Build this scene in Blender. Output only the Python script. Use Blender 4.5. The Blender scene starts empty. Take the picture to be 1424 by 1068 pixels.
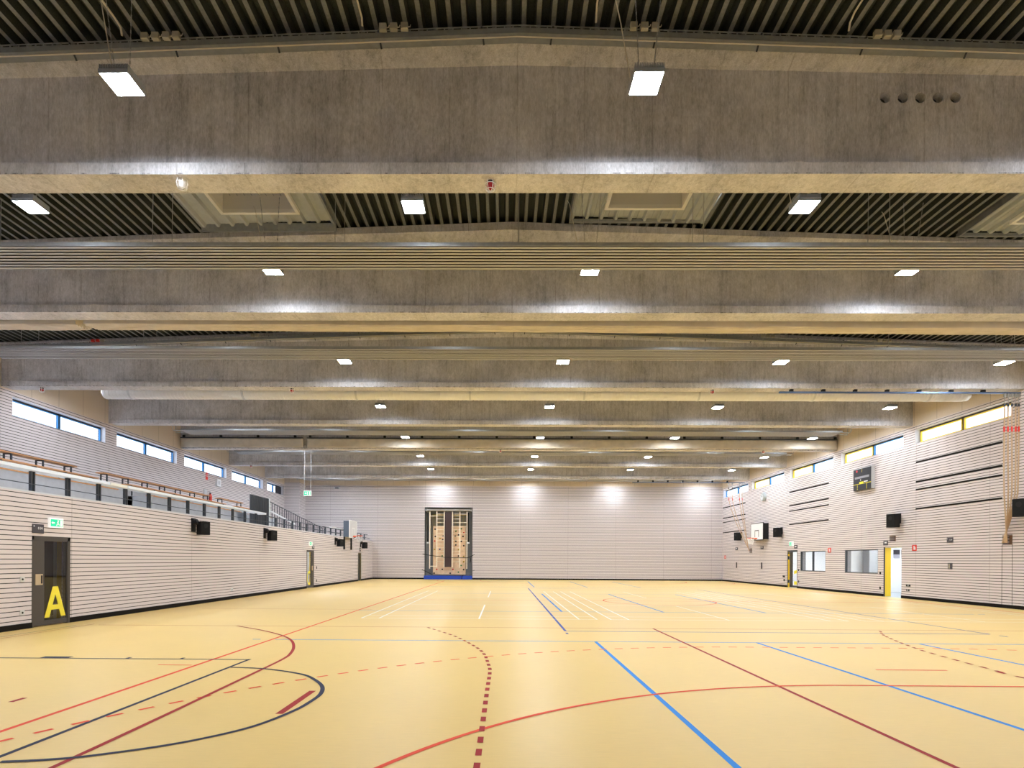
import bpy, bmesh, math, random
from mathutils import Vector, Matrix
random.seed(7)
sc = bpy.context.scene
C = sc.collection
PI = math.pi

# ------------------------------------------------------------------ dimensions (metres)
XL, XR, YB = -10.208, 16.897, 45.138      # tribune front, window wall, end wall
XU = -16.60                            # upper wall behind the tribune
YF = -0.9                              # wall behind the camera
EYE = 1.5245
RIDGE = 0.15
def zdeck(x): return 9.18 - 0.036 * abs(x - RIDGE)
BEAMS = [3.2, 8.50, 13.27, 19.0, 24.2, 29.65, 34.9, 40.15]
ZB = 7.17
ORD = ['zeroth', 'first', 'second', 'third', 'fourth', 'fifth', 'sixth', 'seventh', 'eighth', 'ninth', 'tenth',
       'eleventh', 'twelfth']

# ------------------------------------------------------------------ helpers
class MB:
    def __init__(s): s.bm = bmesh.new()
    def face(s, pts):
        s.bm.faces.new([s.bm.verts.new(p) for p in pts]); return s
    def box(s, x0, x1, y0, y1, z0, z1):
        vs = [s.bm.verts.new((x, y, z)) for x in (x0, x1) for y in (y0, y1) for z in (z0, z1)]
        for f in ((0, 1, 3, 2), (4, 6, 7, 5), (0, 4, 5, 1), (2, 3, 7, 6), (0, 2, 6, 4), (1, 5, 7, 3)):
            s.bm.faces.new([vs[i] for i in f])
        return s
    def obox(s, c, size, rot):
        m = Matrix.Translation(c) @ rot.to_4x4()
        vs = [s.bm.verts.new(m @ Vector((x * size[0] / 2, y * size[1] / 2, z * size[2] / 2)))
              for x in (-1, 1) for y in (-1, 1) for z in (-1, 1)]
        for f in ((0, 1, 3, 2), (4, 6, 7, 5), (0, 4, 5, 1), (2, 3, 7, 6), (0, 2, 6, 4), (1, 5, 7, 3)):
            s.bm.faces.new([vs[i] for i in f])
        return s
    def bar(s, p, q, w, h=None):
        p, q = Vector(p), Vector(q); d = q - p
        return s.obox((p + q) / 2, (w, h or w, d.length), d.to_track_quat('Z', 'Y').to_matrix())
    def tube(s, pts, r, n=8, cap=True):
        pts = [Vector(p) for p in pts]; rings = []
        rr = r if isinstance(r, (list, tuple)) else [r] * len(pts)
        up = None
        for i, p in enumerate(pts):
            d = (pts[min(i + 1, len(pts) - 1)] - pts[max(i - 1, 0)]).normalized()
            a = d.orthogonal().normalized() if up is None else (up - d * up.dot(d)).normalized()
            up = a; b = d.cross(a)
            rings.append([s.bm.verts.new(p + (a * math.cos(2 * PI * k / n) + b * math.sin(2 * PI * k / n)) * rr[i]) for k in range(n)])
        for i in range(len(rings) - 1):
            for k in range(n):
                s.bm.faces.new([rings[i][k], rings[i][(k + 1) % n], rings[i + 1][(k + 1) % n], rings[i + 1][k]])
        if cap:
            s.bm.faces.new(rings[0][::-1]); s.bm.faces.new(rings[-1])
        return s
    def ring(s, c, axis, R, r, n=24, m=6, a0=0, a1=2 * PI):
        axis = Vector(axis).normalized(); u = axis.orthogonal().normalized(); v = axis.cross(u); c = Vector(c)
        full = abs(a1 - a0 - 2 * PI) < 1e-6; cnt = n if full else n + 1; rings = []
        for i in range(cnt):
            t = a0 + (a1 - a0) * i / n; d = u * math.cos(t) + v * math.sin(t)
            rings.append([s.bm.verts.new(c + d * (R + r * math.cos(2 * PI * k / m)) + axis * r * math.sin(2 * PI * k / m)) for k in range(m)])
        for i in range(n):
            A, B = rings[i], rings[(i + 1) % cnt]
            for k in range(m):
                s.bm.faces.new([A[k], A[(k + 1) % m], B[(k + 1) % m], B[k]])
        return s
    def prism(s, prof, axis, a0, a1):
        """profile (2-D polygon) extruded along 'x', 'y' or 'z'"""
        def P(u, v, w): return {'x': (w, u, v), 'y': (u, w, v), 'z': (u, v, w)}[axis]
        A = [s.bm.verts.new(P(u, v, a0)) for u, v in prof]; B = [s.bm.verts.new(P(u, v, a1)) for u, v in prof]
        n = len(prof)
        for i in range(n): s.bm.faces.new([A[i], A[(i + 1) % n], B[(i + 1) % n], B[i]])
        s.bm.faces.new(A[::-1]); s.bm.faces.new(B)
        return s
    def build(s, name, mat, parent=None, smooth=False, bevel=0, loc=None):
        bmesh.ops.recalc_face_normals(s.bm, faces=s.bm.faces)
        me = bpy.data.meshes.new(name); s.bm.to_mesh(me); s.bm.free()
        me.materials.append(mat)
        if smooth:
            for p in me.polygons: p.use_smooth = True
            me.set_sharp_from_angle(angle=math.radians(40))
        o = bpy.data.objects.new(name, me); C.objects.link(o)
        if loc is not None: o.location = loc
        if parent: o.parent = parent
        if bevel:
            b = o.modifiers.new('edge', 'BEVEL'); b.width = bevel; b.segments = 2; b.limit_method = 'ANGLE'
        return o

def tag(o, label=None, cat=None, group=None, kind=None):
    if label: o['label'] = label
    if cat: o['category'] = cat
    if group: o['group'] = group
    if kind: o['kind'] = kind
    return o
def thing(name, label, cat, loc=(0, 0, 0), rz=0, group=None):
    o = bpy.data.objects.new(name, None); C.objects.link(o)
    o.location = loc; o.rotation_euler = (0, 0, rz)
    return tag(o, label, cat, group)
def struct(o): o['kind'] = 'structure'; return o
def snode(name):
    o = bpy.data.objects.new(name, None); C.objects.link(o); o['kind'] = 'structure'; return o
def dup(root, loc, label=None, rz=None, group=None):
    r = root.copy(); C.objects.link(r); r.location = loc
    if rz is not None: r.rotation_euler = (0, 0, rz)
    if label: r['label'] = label
    if group: r['group'] = group
    for ch in list(root.children):
        c = ch.copy(); C.objects.link(c); c.parent = r
        for g in list(ch.children):
            d = g.copy(); C.objects.link(d); d.parent = c
    return r

# ------------------------------------------------------------------ materials
def M(name, col, rough=0.6, metal=0.0, spec=0.5, emit=None, noise=0, nscale=8.0, bump=0):
    m = bpy.data.materials.new(name); m.use_nodes = True
    nt = m.node_tree; b = nt.nodes['Principled BSDF']
    b.inputs['Base Color'].default_value = (*col, 1); b.inputs['Roughness'].default_value = rough
    b.inputs['Metallic'].default_value = metal; b.inputs['Specular IOR Level'].default_value = spec
    if emit:
        b.inputs['Emission Color'].default_value = (*emit[0], 1); b.inputs['Emission Strength'].default_value = emit[1]
    if noise or bump:
        tc = nt.nodes.new('ShaderNodeTexCoord'); n = nt.nodes.new('ShaderNodeTexNoise')
        n.inputs['Scale'].default_value = nscale; n.inputs['Detail'].default_value = 5
        nt.links.new(tc.outputs['Object'], n.inputs['Vector'])
        if noise:
            hsv = nt.nodes.new('ShaderNodeHueSaturation'); hsv.inputs['Color'].default_value = (*col, 1)
            mr = nt.nodes.new('ShaderNodeMapRange'); mr.inputs['To Min'].default_value = 1 - noise; mr.inputs['To Max'].default_value = 1 + noise
            mr.inputs['From Min'].default_value = 0.25; mr.inputs['From Max'].default_value = 0.75
            nt.links.new(n.outputs['Fac'], mr.inputs['Value']); nt.links.new(mr.outputs['Result'], hsv.inputs['Value'])
            nt.links.new(hsv.outputs['Color'], b.inputs['Base Color'])
        if bump:
            bp = nt.nodes.new('ShaderNodeBump'); bp.inputs['Strength'].default_value = bump; bp.inputs['Distance'].default_value = 0.01
            nt.links.new(n.outputs['Fac'], bp.inputs['Height']); nt.links.new(bp.outputs['Normal'], b.inputs['Normal'])
    return m

def N(nt, kind, **kw):
    n = nt.nodes.new(kind)
    for k, v in kw.items():
        if k.startswith('i_'): n.inputs[int(k[2:])].default_value = v
        else: setattr(n, k, v)
    return n
def mathn(nt, op, a, b=None, c=None):
    n = nt.nodes.new('ShaderNodeMath'); n.operation = op
    for i, v in enumerate((a, b, c)):
        if v is None: continue
        if isinstance(v, (int, float)): n.inputs[i].default_value = v
        else: nt.links.new(v, n.inputs[i])
    return n.outputs[0]
def mixc(nt, fac, a, b):
    n = nt.nodes.new('ShaderNodeMix'); n.data_type = 'RGBA'
    for s, v in ((n.inputs[0], fac), (n.inputs[6], a), (n.inputs[7], b)):
        if isinstance(v, (int, float)): s.default_value = v
        elif isinstance(v, tuple): s.default_value = (*v, 1)
        else: nt.links.new(v, s)
    return n.outputs[2]

def slat_mat(name, along, joint0, joint_step, ztop=None, col=(.71, .648, .655), gap=.016, plain=(.68, .585, .48)):
    """whitewashed boards 100 mm high with open black joints; plain chipboard above ztop"""
    m = bpy.data.materials.new(name); m.use_nodes = True; nt = m.node_tree; b = nt.nodes['Principled BSDF']
    b.inputs['Roughness'].default_value = .65; b.inputs['Specular IOR Level'].default_value = .25
    tc = N(nt, 'ShaderNodeTexCoord'); sep = N(nt, 'ShaderNodeSeparateXYZ'); nt.links.new(tc.outputs['Object'], sep.inputs[0])
    z = sep.outputs['Z']; a = sep.outputs[along]
    f = mathn(nt, 'FRACT', mathn(nt, 'MULTIPLY', mathn(nt, 'ADD', z, .02), 10.0))
    groove = mathn(nt, 'LESS_THAN', f, gap * 10)
    fa = mathn(nt, 'FRACT', mathn(nt, 'DIVIDE', mathn(nt, 'SUBTRACT', a, joint0), joint_step))
    joint = mathn(nt, 'LESS_THAN', fa, .012 / joint_step)
    row = mathn(nt, 'FLOOR', mathn(nt, 'MULTIPLY', mathn(nt, 'ADD', z, .02), 10.0))
    colm = mathn(nt, 'FLOOR', mathn(nt, 'DIVIDE', mathn(nt, 'SUBTRACT', a, joint0), joint_step))
    cmb = N(nt, 'ShaderNodeCombineXYZ'); nt.links.new(row, cmb.inputs[0]); nt.links.new(colm, cmb.inputs[1])
    wn = N(nt, 'ShaderNodeTexWhiteNoise'); wn.noise_dimensions = '3D'; nt.links.new(cmb.outputs[0], wn.inputs['Vector'])
    mp = N(nt, 'ShaderNodeMapping'); mp.inputs['Scale'].default_value = (.8, .8, 18) ; nt.links.new(tc.outputs['Object'], mp.inputs['Vector'])
    gn = N(nt, 'ShaderNodeTexNoise'); gn.inputs['Scale'].default_value = 6; gn.inputs['Detail'].default_value = 4; nt.links.new(mp.outputs[0], gn.inputs['Vector'])
    v = mathn(nt, 'ADD', mathn(nt, 'MULTIPLY', wn.outputs['Value'], .035), mathn(nt, 'MULTIPLY', gn.outputs['Fac'], .10))
    val = mathn(nt, 'ADD', v, .90)
    hsv = N(nt, 'ShaderNodeHueSaturation'); hsv.inputs['Color'].default_value = (*col, 1); nt.links.new(val, hsv.inputs['Value'])
    c = mixc(nt, mathn(nt, 'MULTIPLY', joint, .55), hsv.outputs['Color'], (.10, .07, .06))
    c = mixc(nt, groove, c, (.016, .012, .011))
    if ztop is not None:
        n2 = N(nt, 'ShaderNodeTexNoise'); n2.inputs['Scale'].default_value = 55; n2.inputs['Detail'].default_value = 3; nt.links.new(tc.outputs['Object'], n2.inputs['Vector'])
        h2 = N(nt, 'ShaderNodeHueSaturation'); h2.inputs['Color'].default_value = (*plain, 1)
        nt.links.new(mathn(nt, 'ADD', mathn(nt, 'MULTIPLY', n2.outputs['Fac'], .5), .75), h2.inputs['Value'])
        f2 = mathn(nt, 'FRACT', mathn(nt, 'DIVIDE', mathn(nt, 'SUBTRACT', a, joint0), 1.25))
        p = mixc(nt, mathn(nt, 'MULTIPLY', mathn(nt, 'LESS_THAN', f2, .01), .7), h2.outputs['Color'], (.12, .08, .05))
        c = mixc(nt, mathn(nt, 'GREATER_THAN', z, ztop), c, p)
    nt.links.new(c, b.inputs['Base Color'])
    return m

def concrete_mat():
    m = bpy.data.materials.new('beam_concrete'); m.use_nodes = True; nt = m.node_tree; b = nt.nodes['Principled BSDF']
    b.inputs['Roughness'].default_value = .75; b.inputs['Specular IOR Level'].default_value = .3
    tc = N(nt, 'ShaderNodeTexCoord'); sep = N(nt, 'ShaderNodeSeparateXYZ'); nt.links.new(tc.outputs['Object'], sep.inputs[0])
    def noise(scale, vec, det=6, rough=.6):
        mp = N(nt, 'ShaderNodeMapping'); mp.inputs['Scale'].default_value = vec; nt.links.new(tc.outputs['Object'], mp.inputs['Vector'])
        n = N(nt, 'ShaderNodeTexNoise'); n.inputs['Scale'].default_value = scale; n.inputs['Detail'].default_value = det
        n.inputs['Roughness'].default_value = rough; nt.links.new(mp.outputs[0], n.inputs['Vector']); return n.outputs['Fac']
    streak = noise(9, (1, 1, .07), 8, .7); big = noise(1.1, (1, .6, 1), 6, .65); fine = noise(70, (1, 1, .25), 3); mott = noise(16, (1, .6, .55), 6, .75)
    blot = noise(2.6, (1, .6, .8), 8, .7)
    v = mathn(nt, 'ADD', mathn(nt, 'MULTIPLY', streak, 1.25), mathn(nt, 'MULTIPLY', big, 1.05))
    v = mathn(nt, 'ADD', v, mathn(nt, 'MULTIPLY', fine, .8))
    v = mathn(nt, 'ADD', v, mathn(nt, 'MULTIPLY', mott, .9))
    v = mathn(nt, 'ADD', v, -1.0)
    # formwork seams every metre, with darker drips following some of them
    fx = mathn(nt, 'FRACT', mathn(nt, 'ADD', mathn(nt, 'SUBTRACT', sep.outputs['X'], RIDGE), mathn(nt, 'MULTIPLY', mathn(nt, 'SUBTRACT', streak, .5), .03)))
    seam = mathn(nt, 'LESS_THAN', mathn(nt, 'ABSOLUTE', mathn(nt, 'SUBTRACT', fx, .012)), .010)
    seam = mathn(nt, 'MULTIPLY', seam, mathn(nt, 'MULTIPLY', blot, .60))
    brk = N(nt, 'ShaderNodeMapRange'); brk.inputs['From Min'].default_value = .46; brk.inputs['From Max'].default_value = .58
    nt.links.new(noise(3.5, (1, .6, .5), 4, .6), brk.inputs['Value']); seam = mathn(nt, 'MULTIPLY', seam, mathn(nt, 'ADD', mathn(nt, 'MULTIPLY', brk.outputs['Result'], .9), .15))
    chip = mathn(nt, 'LESS_THAN', mathn(nt, 'ABSOLUTE', mathn(nt, 'SUBTRACT', sep.outputs['Z'], 7.182)), .009)
    cn = N(nt, 'ShaderNodeMapRange'); cn.inputs['From Min'].default_value = .5; cn.inputs['From Max'].default_value = .6
    nt.links.new(noise(7, (1, .3, .3), 5, .7), cn.inputs['Value']); chip = mathn(nt, 'MULTIPLY', mathn(nt, 'MULTIPLY', chip, cn.outputs['Result']), .75)
    drip = N(nt, 'ShaderNodeMapRange'); drip.inputs['From Min'].default_value = .53; drip.inputs['From Max'].default_value = .70
    nt.links.new(streak, drip.inputs['Value'])
    dk = mathn(nt, 'MULTIPLY', drip.outputs['Result'], mathn(nt, 'MULTIPLY', blot, .8))
    hsv = N(nt, 'ShaderNodeHueSaturation'); hsv.inputs['Color'].default_value = (.56, .55, .57, 1); nt.links.new(v, hsv.inputs['Value'])
    c = mixc(nt, seam, hsv.outputs['Color'], (.13, .10, .08)); c = mixc(nt, dk, c, (.16, .125, .105)); c = mixc(nt, chip, c, (.07, .06, .055))
    nt.links.new(c, b.inputs['Base Color'])
    bp = N(nt, 'ShaderNodeBump'); bp.inputs['Strength'].default_value = .15; bp.inputs['Distance'].default_value = .01
    nt.links.new(fine, bp.inputs['Height']); nt.links.new(bp.outputs['Normal'], b.inputs['Normal'])
    return m

def floor_mat():
    m = bpy.data.materials.new('sports_floor_linoleum'); m.use_nodes = True; nt = m.node_tree; b = nt.nodes['Principled BSDF']
    tc = N(nt, 'ShaderNodeTexCoord')
    mp = N(nt, 'ShaderNodeMapping'); mp.inputs['Scale'].default_value = (.25, 3.0, 1); nt.links.new(tc.outputs['Object'], mp.inputs['Vector'])
    n = N(nt, 'ShaderNodeTexNoise'); n.inputs['Scale'].default_value = 22; n.inputs['Detail'].default_value = 6; nt.links.new(mp.outputs[0], n.inputs['Vector'])
    n2 = N(nt, 'ShaderNodeTexNoise'); n2.inputs['Scale'].default_value = .5; n2.inputs['Detail'].default_value = 4; nt.links.new(tc.outputs['Object'], n2.inputs['Vector'])
    v = mathn(nt, 'ADD', mathn(nt, 'MULTIPLY', n.outputs['Fac'], .16), mathn(nt, 'MULTIPLY', n2.outputs['Fac'], .12))
    hsv = N(nt, 'ShaderNodeHueSaturation'); hsv.inputs['Color'].default_value = (.80, .555, .185, 1)
    nt.links.new(mathn(nt, 'ADD', v, .86), hsv.inputs['Value'])
    nt.links.new(hsv.outputs['Color'], b.inputs['Base Color'])
    b.inputs['Roughness'].default_value = .38; b.inputs['Specular IOR Level'].default_value = .55
    return m

def glass_mat(name, tint=(1, 1, 1), refl=.08):
    m = bpy.data.materials.new(name); m.use_nodes = True; nt = m.node_tree; nt.nodes.clear()
    out = N(nt, 'ShaderNodeOutputMaterial'); t = N(nt, 'ShaderNodeBsdfTransparent'); t.inputs[0].default_value = (*tint, 1)
    g = N(nt, 'ShaderNodeBsdfGlossy'); g.inputs['Roughness'].default_value = .02
    mx = N(nt, 'ShaderNodeMixShader'); mx.inputs[0].default_value = refl
    nt.links.new(t.outputs[0], mx.inputs[1]); nt.links.new(g.outputs[0], mx.inputs[2]); nt.links.new(mx.outputs[0], out.inputs[0])
    return m

CONC = concrete_mat()
FLOOR = floor_mat()
SL_L = slat_mat('slats_tribune_front', 'Y', 13.63, 5.285, gap=.016)
SL_UL = slat_mat('slats_upper_wall', 'Y', 18.99, 5.26, ztop=7.13, gap=.018)
SL_R = slat_mat('slats_window_wall', 'Y', 20.37, 3.62, ztop=7.14, gap=.018)
SL_B = slat_mat('slats_end_wall', 'X', -6.13, 3.70, ztop=7.28, gap=.023)
GALV = M('galvanised_deck', (.225, .235, .23), .5, .25, noise=.18, nscale=30)
TROUGH_SHADE = M('shaded_deck_trough', (.042, .05, .045), .8, noise=.4, nscale=60)  # shade of the deck troughs put into the colour, darker than the rib undersides
WDECK = M('pale_deck', (.50, .53, .54), .55, .1, noise=.08, nscale=6)
CREAM = M('cream_frame', (.90, .88, .82), .5)
SHAFT = M('hatch_shaft', (.80, .78, .74), .7)
STEEL = M('zinc_steel', (.42, .43, .43), .4, .7)
DSTEEL = M('grey_steel_tray', (.36, .38, .40), .45, .6, noise=.1, nscale=12)
DARK = M('anthracite', (.035, .042, .055), .5)
BROWNF = M('dark_bronze_frame', (.058, .050, .045), .5)
BLACK = M('black_plastic', (.007, .007, .008), .5, spec=.3)
BASEB = M('dark_skirting', (.008, .006, .005), .7, spec=.15)
YEL = M('yellow_paint', (.85, .60, .02), .45)
YELL = M('yellow_letter', (.90, .78, .05), .5)
CWHITE = M('counter_white', (.80, .87, .98), .45)
WHITE = M('white_paint', (.85, .86, .88), .45)
GREYW = M('pale_grey', (.60, .62, .66), .5)
SLAB = M('tribune_concrete', (.46, .47, .50), .7, noise=.10, nscale=5)
WOODB = M('bench_wood', (.62, .30, .12), .5, noise=.15, nscale=12)
WOODL = M('light_wood', (.92, .82, .66), .5, noise=.1, nscale=12)
PLY = M('climbing_plywood', (.85, .62, .40), .6, noise=.12, nscale=5)
MATB = M('brown_mat', (.045, .022, .022), .6)
BLUEM = M('blue_mat', (.005, .05, .42), .5)
RADP = M('radiant_panel_paint', (.38, .385, .40), .45, .0)
RADG = M('radiant_gap_shade', (.04, .04, .04), .6)  # dark colour puts shade into the slots between the ribs
FAB = M('curtain_fabric', (.62, .56, .47), .8, noise=.10, nscale=3, bump=.4)
DUCT = M('duct_metal', (.80, .81, .82), .36, .25)
LHOUS = M('lamp_housing', (.34, .38, .46), .4, .3)
LEDM = M('lit_led_diffuser', (.9, .9, .9), .4, emit=((.87, .93, 1.0), 58.0))
CHAIN = M('chain_steel', (.42, .43, .45), .4, .7)
CABLE = M('pale_cable', (.62, .58, .50), .5)
JBOX = M('grey_junction_box', (.36, .34, .28), .6)
RED = M('red_lens', (.45, .01, .02), .3)
REDP = M('red_paint', (.70, .03, .02), .4)
ORANGE = M('orange_rim', (.95, .12, .02), .4)
GREEN = M('green_sign', (.0, .55, .28), .5, emit=((.0, .8, .45), .12))
SIGNW = M('lit_sign_white', (.9, .9, .9), .5, emit=((1, 1, 1), .08))
SIGND = M('dark_door_plate', (.055, .05, .065), .5)
ROPE = M('hemp_rope', (.52, .37, .24), .8, noise=.15, nscale=40)
TRACKB = M('blue_steel_track', (.10, .16, .30), .35, .6)
WINF = M('window_frame_anthracite', (.03, .035, .055), .45)
WINB = M('window_edge_blue', (.02, .22, .55), .45)
YSASH = M('yellow_sash', (.85, .62, .04), .45)
REVEAL = M('pale_reveal', (.74, .75, .82), .5)
GLASS = glass_mat('clear_glass')
GLASSD = glass_mat('dark_glass', (.75, .76, .76), .06)
OPAL = M('opal_dome', (.5, .48, .44), .5)
ROOMW = M('side_room_white', (.86, .88, .89), .6)
ROOMF = M('side_room_floor', (.34, .40, .46), .4)
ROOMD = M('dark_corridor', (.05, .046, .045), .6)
NET = M('white_net', (.85, .85, .83), .7)
ALU = M('aluminium', (.62, .64, .66), .35, .6)
BEIGEP = M('handle_plate', (.55, .44, .30), .4, .3)
LCH = M('scoreboard_strip', (.32, .32, .38), .4)
GREYD = M('niche_lining', (.26, .265, .27), .6)

# ------------------------------------------------------------------ walls with openings
def pierced_wall(name, axis, pos, thick, a0, a1, z0, z1, holes, mat):
    """wall in the plane axis = pos, going from pos to pos+thick; a = the other horizontal axis; holes = (a0,a1,z0,z1)"""
    As = sorted({a0, a1, *[v for h in holes for v in h[:2] if a0 < v < a1]})
    Zs = sorted({z0, z1, *[v for h in holes for v in h[2:] if z0 < v < z1]})
    def P(a, z, t): return (pos + t, a, z) if axis == 'x' else (a, pos + t, z)
    def solid(i, j):
        if i < 0 or j < 0 or i >= len(As) - 1 or j >= len(Zs) - 1: return None
        ca, cz = (As[i] + As[i + 1]) / 2, (Zs[j] + Zs[j + 1]) / 2
        return not any(h[0] < ca < h[1] and h[2] < cz < h[3] for h in holes)
    mb = MB(); bm = mb.bm; cache = {}
    def V(a, z, t):
        k = (a, z, t)
        if k not in cache: cache[k] = bm.verts.new(P(a, z, t))
        return cache[k]
    for i in range(len(As) - 1):
        for j in range(len(Zs) - 1):
            if not solid(i, j): continue
            A0, A1, Z0, Z1 = As[i], As[i + 1], Zs[j], Zs[j + 1]
            for t in (0, thick): bm.faces.new([V(A0, Z0, t), V(A1, Z0, t), V(A1, Z1, t), V(A0, Z1, t)])
            for di, dj, e in ((-1, 0, ((A0, Z0), (A0, Z1))), (1, 0, ((A1, Z0), (A1, Z1))), (0, -1, ((A0, Z0), (A1, Z0))), (0, 1, ((A0, Z1), (A1, Z1)))):
                if not solid(i + di, j + dj):
                    (p, q), (r, s_) = e
                    bm.faces.new([V(p, q, 0), V(r, s_, 0), V(r, s_, thick), V(p, q, thick)])
    return struct(mb.build(name, mat))

# openings
UWL = [(19.44, 24.033, 6.3, 6.95), (24.732, 29.325, 6.3, 6.95), (29.994, 34.587, 6.3, 6.95), (35.266, 39.86, 6.3, 6.95), (40.559, 43.554, 6.3, 6.95)]
UWR = [(19.527, 24.076, 6.387, 6.98), (24.768, 29.316, 6.387, 6.98), (30.009, 34.557, 6.387, 6.98), (35.249, 39.798, 6.387, 6.98), (40.391, 44.89, 6.387, 6.98)]
for k in range(3):
    UWL.append((14.1 - 5.27 * k, 18.7 - 5.27 * k, 6.30, 6.95)); UWR.append((14.25 - 5.22 * k, 18.80 - 5.22 * k, 6.387, 6.98))
DA, DC, D3 = (12.478, 13.591, 0, 2.0), (30.0, 31.164, 0, 2.0), (40.612, 41.515, 0, 1.98)
RD1, RD2 = (24.847, 26.004, 0, 2.188), (33.598, 34.784, 0, 2.188)
RW1, RW2 = (26.399, 28.951, 1.003, 2.119), (30.681, 33.272, 1.003, 2.119)
RECS = [(19.468, 19.863, 2.129, 2.455), (25.213, 25.628, 2.435, 2.673), (39.699, 40.144, 2.109, 2.416)]
NX0, NX1, NZ = -6.155, -2.445, 5.60

pierced_wall('wall_left', 'x', XL, -.20, YF, YB, 0, 2.93, [DA, DC, D3], SL_L)
pierced_wall('wall_left_upper', 'x', XU, -.35, YF, YB, 2.5, 9.35, UWL, SL_UL)
pierced_wall('wall_right', 'x', XR, .30, YF, YB, 0, 9.35, UWR + [RD1, RD2, RW1, RW2] + RECS, SL_R)
pierced_wall('wall_back', 'y', YB, .30, XU - .35, XR + .3, 0, 9.35, [(NX0, NX1, 0, NZ)], SL_B)
struct(MB().box(XU - .35, XR + .3, YF - .3, YF, 0, 9.35).build('wall_front', SL_B))
struct(MB().box(XU, -15.45, 43.75, YB - .002, 2.6, 9.2).build('wall_corner', slat_mat('slats_corner_box', 'X', -30, 50, ztop=7.3)))
struct(MB().box(XU - .35, XR + .3, YF - .3, YB + .3, -.25, 0).build('floor', FLOOR))
FLO = bpy.data.objects['floor']
# backs of the wall recesses
for i, (y0, y1, z0, z1) in enumerate(RECS):
    struct(MB().box(XR + .24, XR + .29, y0 - .02, y1 + .02, z0 - .02, z1 + .02).build('trim_%d' % (40 + i), M('recess_wood', (.30, .19, .12), .6)))

# skirtings
def skirting(name, axis, pos, t, spans):
    mb = MB()
    for a, b in spans:
        if axis == 'x': mb.box(min(pos, pos + t), max(pos, pos + t), a, b, 0, .12)
        else: mb.box(a, b, min(pos, pos + t), max(pos, pos + t), 0, .12)
    return struct(mb.build(name, BASEB))
skirting('baseboard_left', 'x', XL, .018, [(YF, DA[0]), (DA[1], DC[0]), (DC[1], D3[0]), (D3[1], YB - .02)])
skirting('baseboard_right', 'x', XR, -.018, [(YF, RD1[0]), (RD1[1], RD2[0]), (RD2[1], YB - .02)])
skirting('baseboard_back', 'y', YB, -.018, [(XL + .02, NX0), (NX1, XR - .02)])

# ------------------------------------------------------------------ roof deck with three hatches
HATCH = [(-6.77, -3.83), (1.46, 4.43), (10.05, 13.0)]
HY0, HY1 = 9.3, 13.02
PER = .21
mbF, mbW = MB(), MB()
def strip(mb, xa, za, xb, zb, y0, y1):
    mb.face([(xa, y0, za), (xb, y0, zb), (xb, y1, zb), (xa, y1, za)])
x = XU - .2; segs = []
while x < XR + .25:
    for (o0, d0, o1, d1, bot) in ((0, 0, .065, 0, 1), (.065, 0, .085, .14, 0), (.085, .14, .19, .14, 0), (.19, .14, .21, 0, 0)):
        segs.append((x + o0, zdeck(x + o0) + d0, x + o1, zdeck(x + o1) + d1, bot))
    x += PER
for xa, za, xb, zb, bot in segs:
    mb = mbF if bot else mbW
    inh = any(h0 < (xa + xb) / 2 < h1 for h0, h1 in HATCH)
    for y0, y1 in ((YF - .3, HY0), (HY0, HY1), (HY1, YB + .3)):
        if inh and y0 == HY0: continue
        strip(mb, xa, za, xb, zb, y0, y1)
ceil = struct(mbW.build('ceiling', TROUGH_SHADE))
mbF.build('rib_underside', GALV, ceil)
struct(MB().box(XU - .35, XR + .3, YF - .3, HY0, 9.50, 9.6).box(XU - .35, XR + .3, HY0, HY1, 9.95, 10.05).box(XU - .35, XR + .3, HY1, YB + .3, 9.50, 9.6).build('ceiling_upper', DARK))

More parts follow.
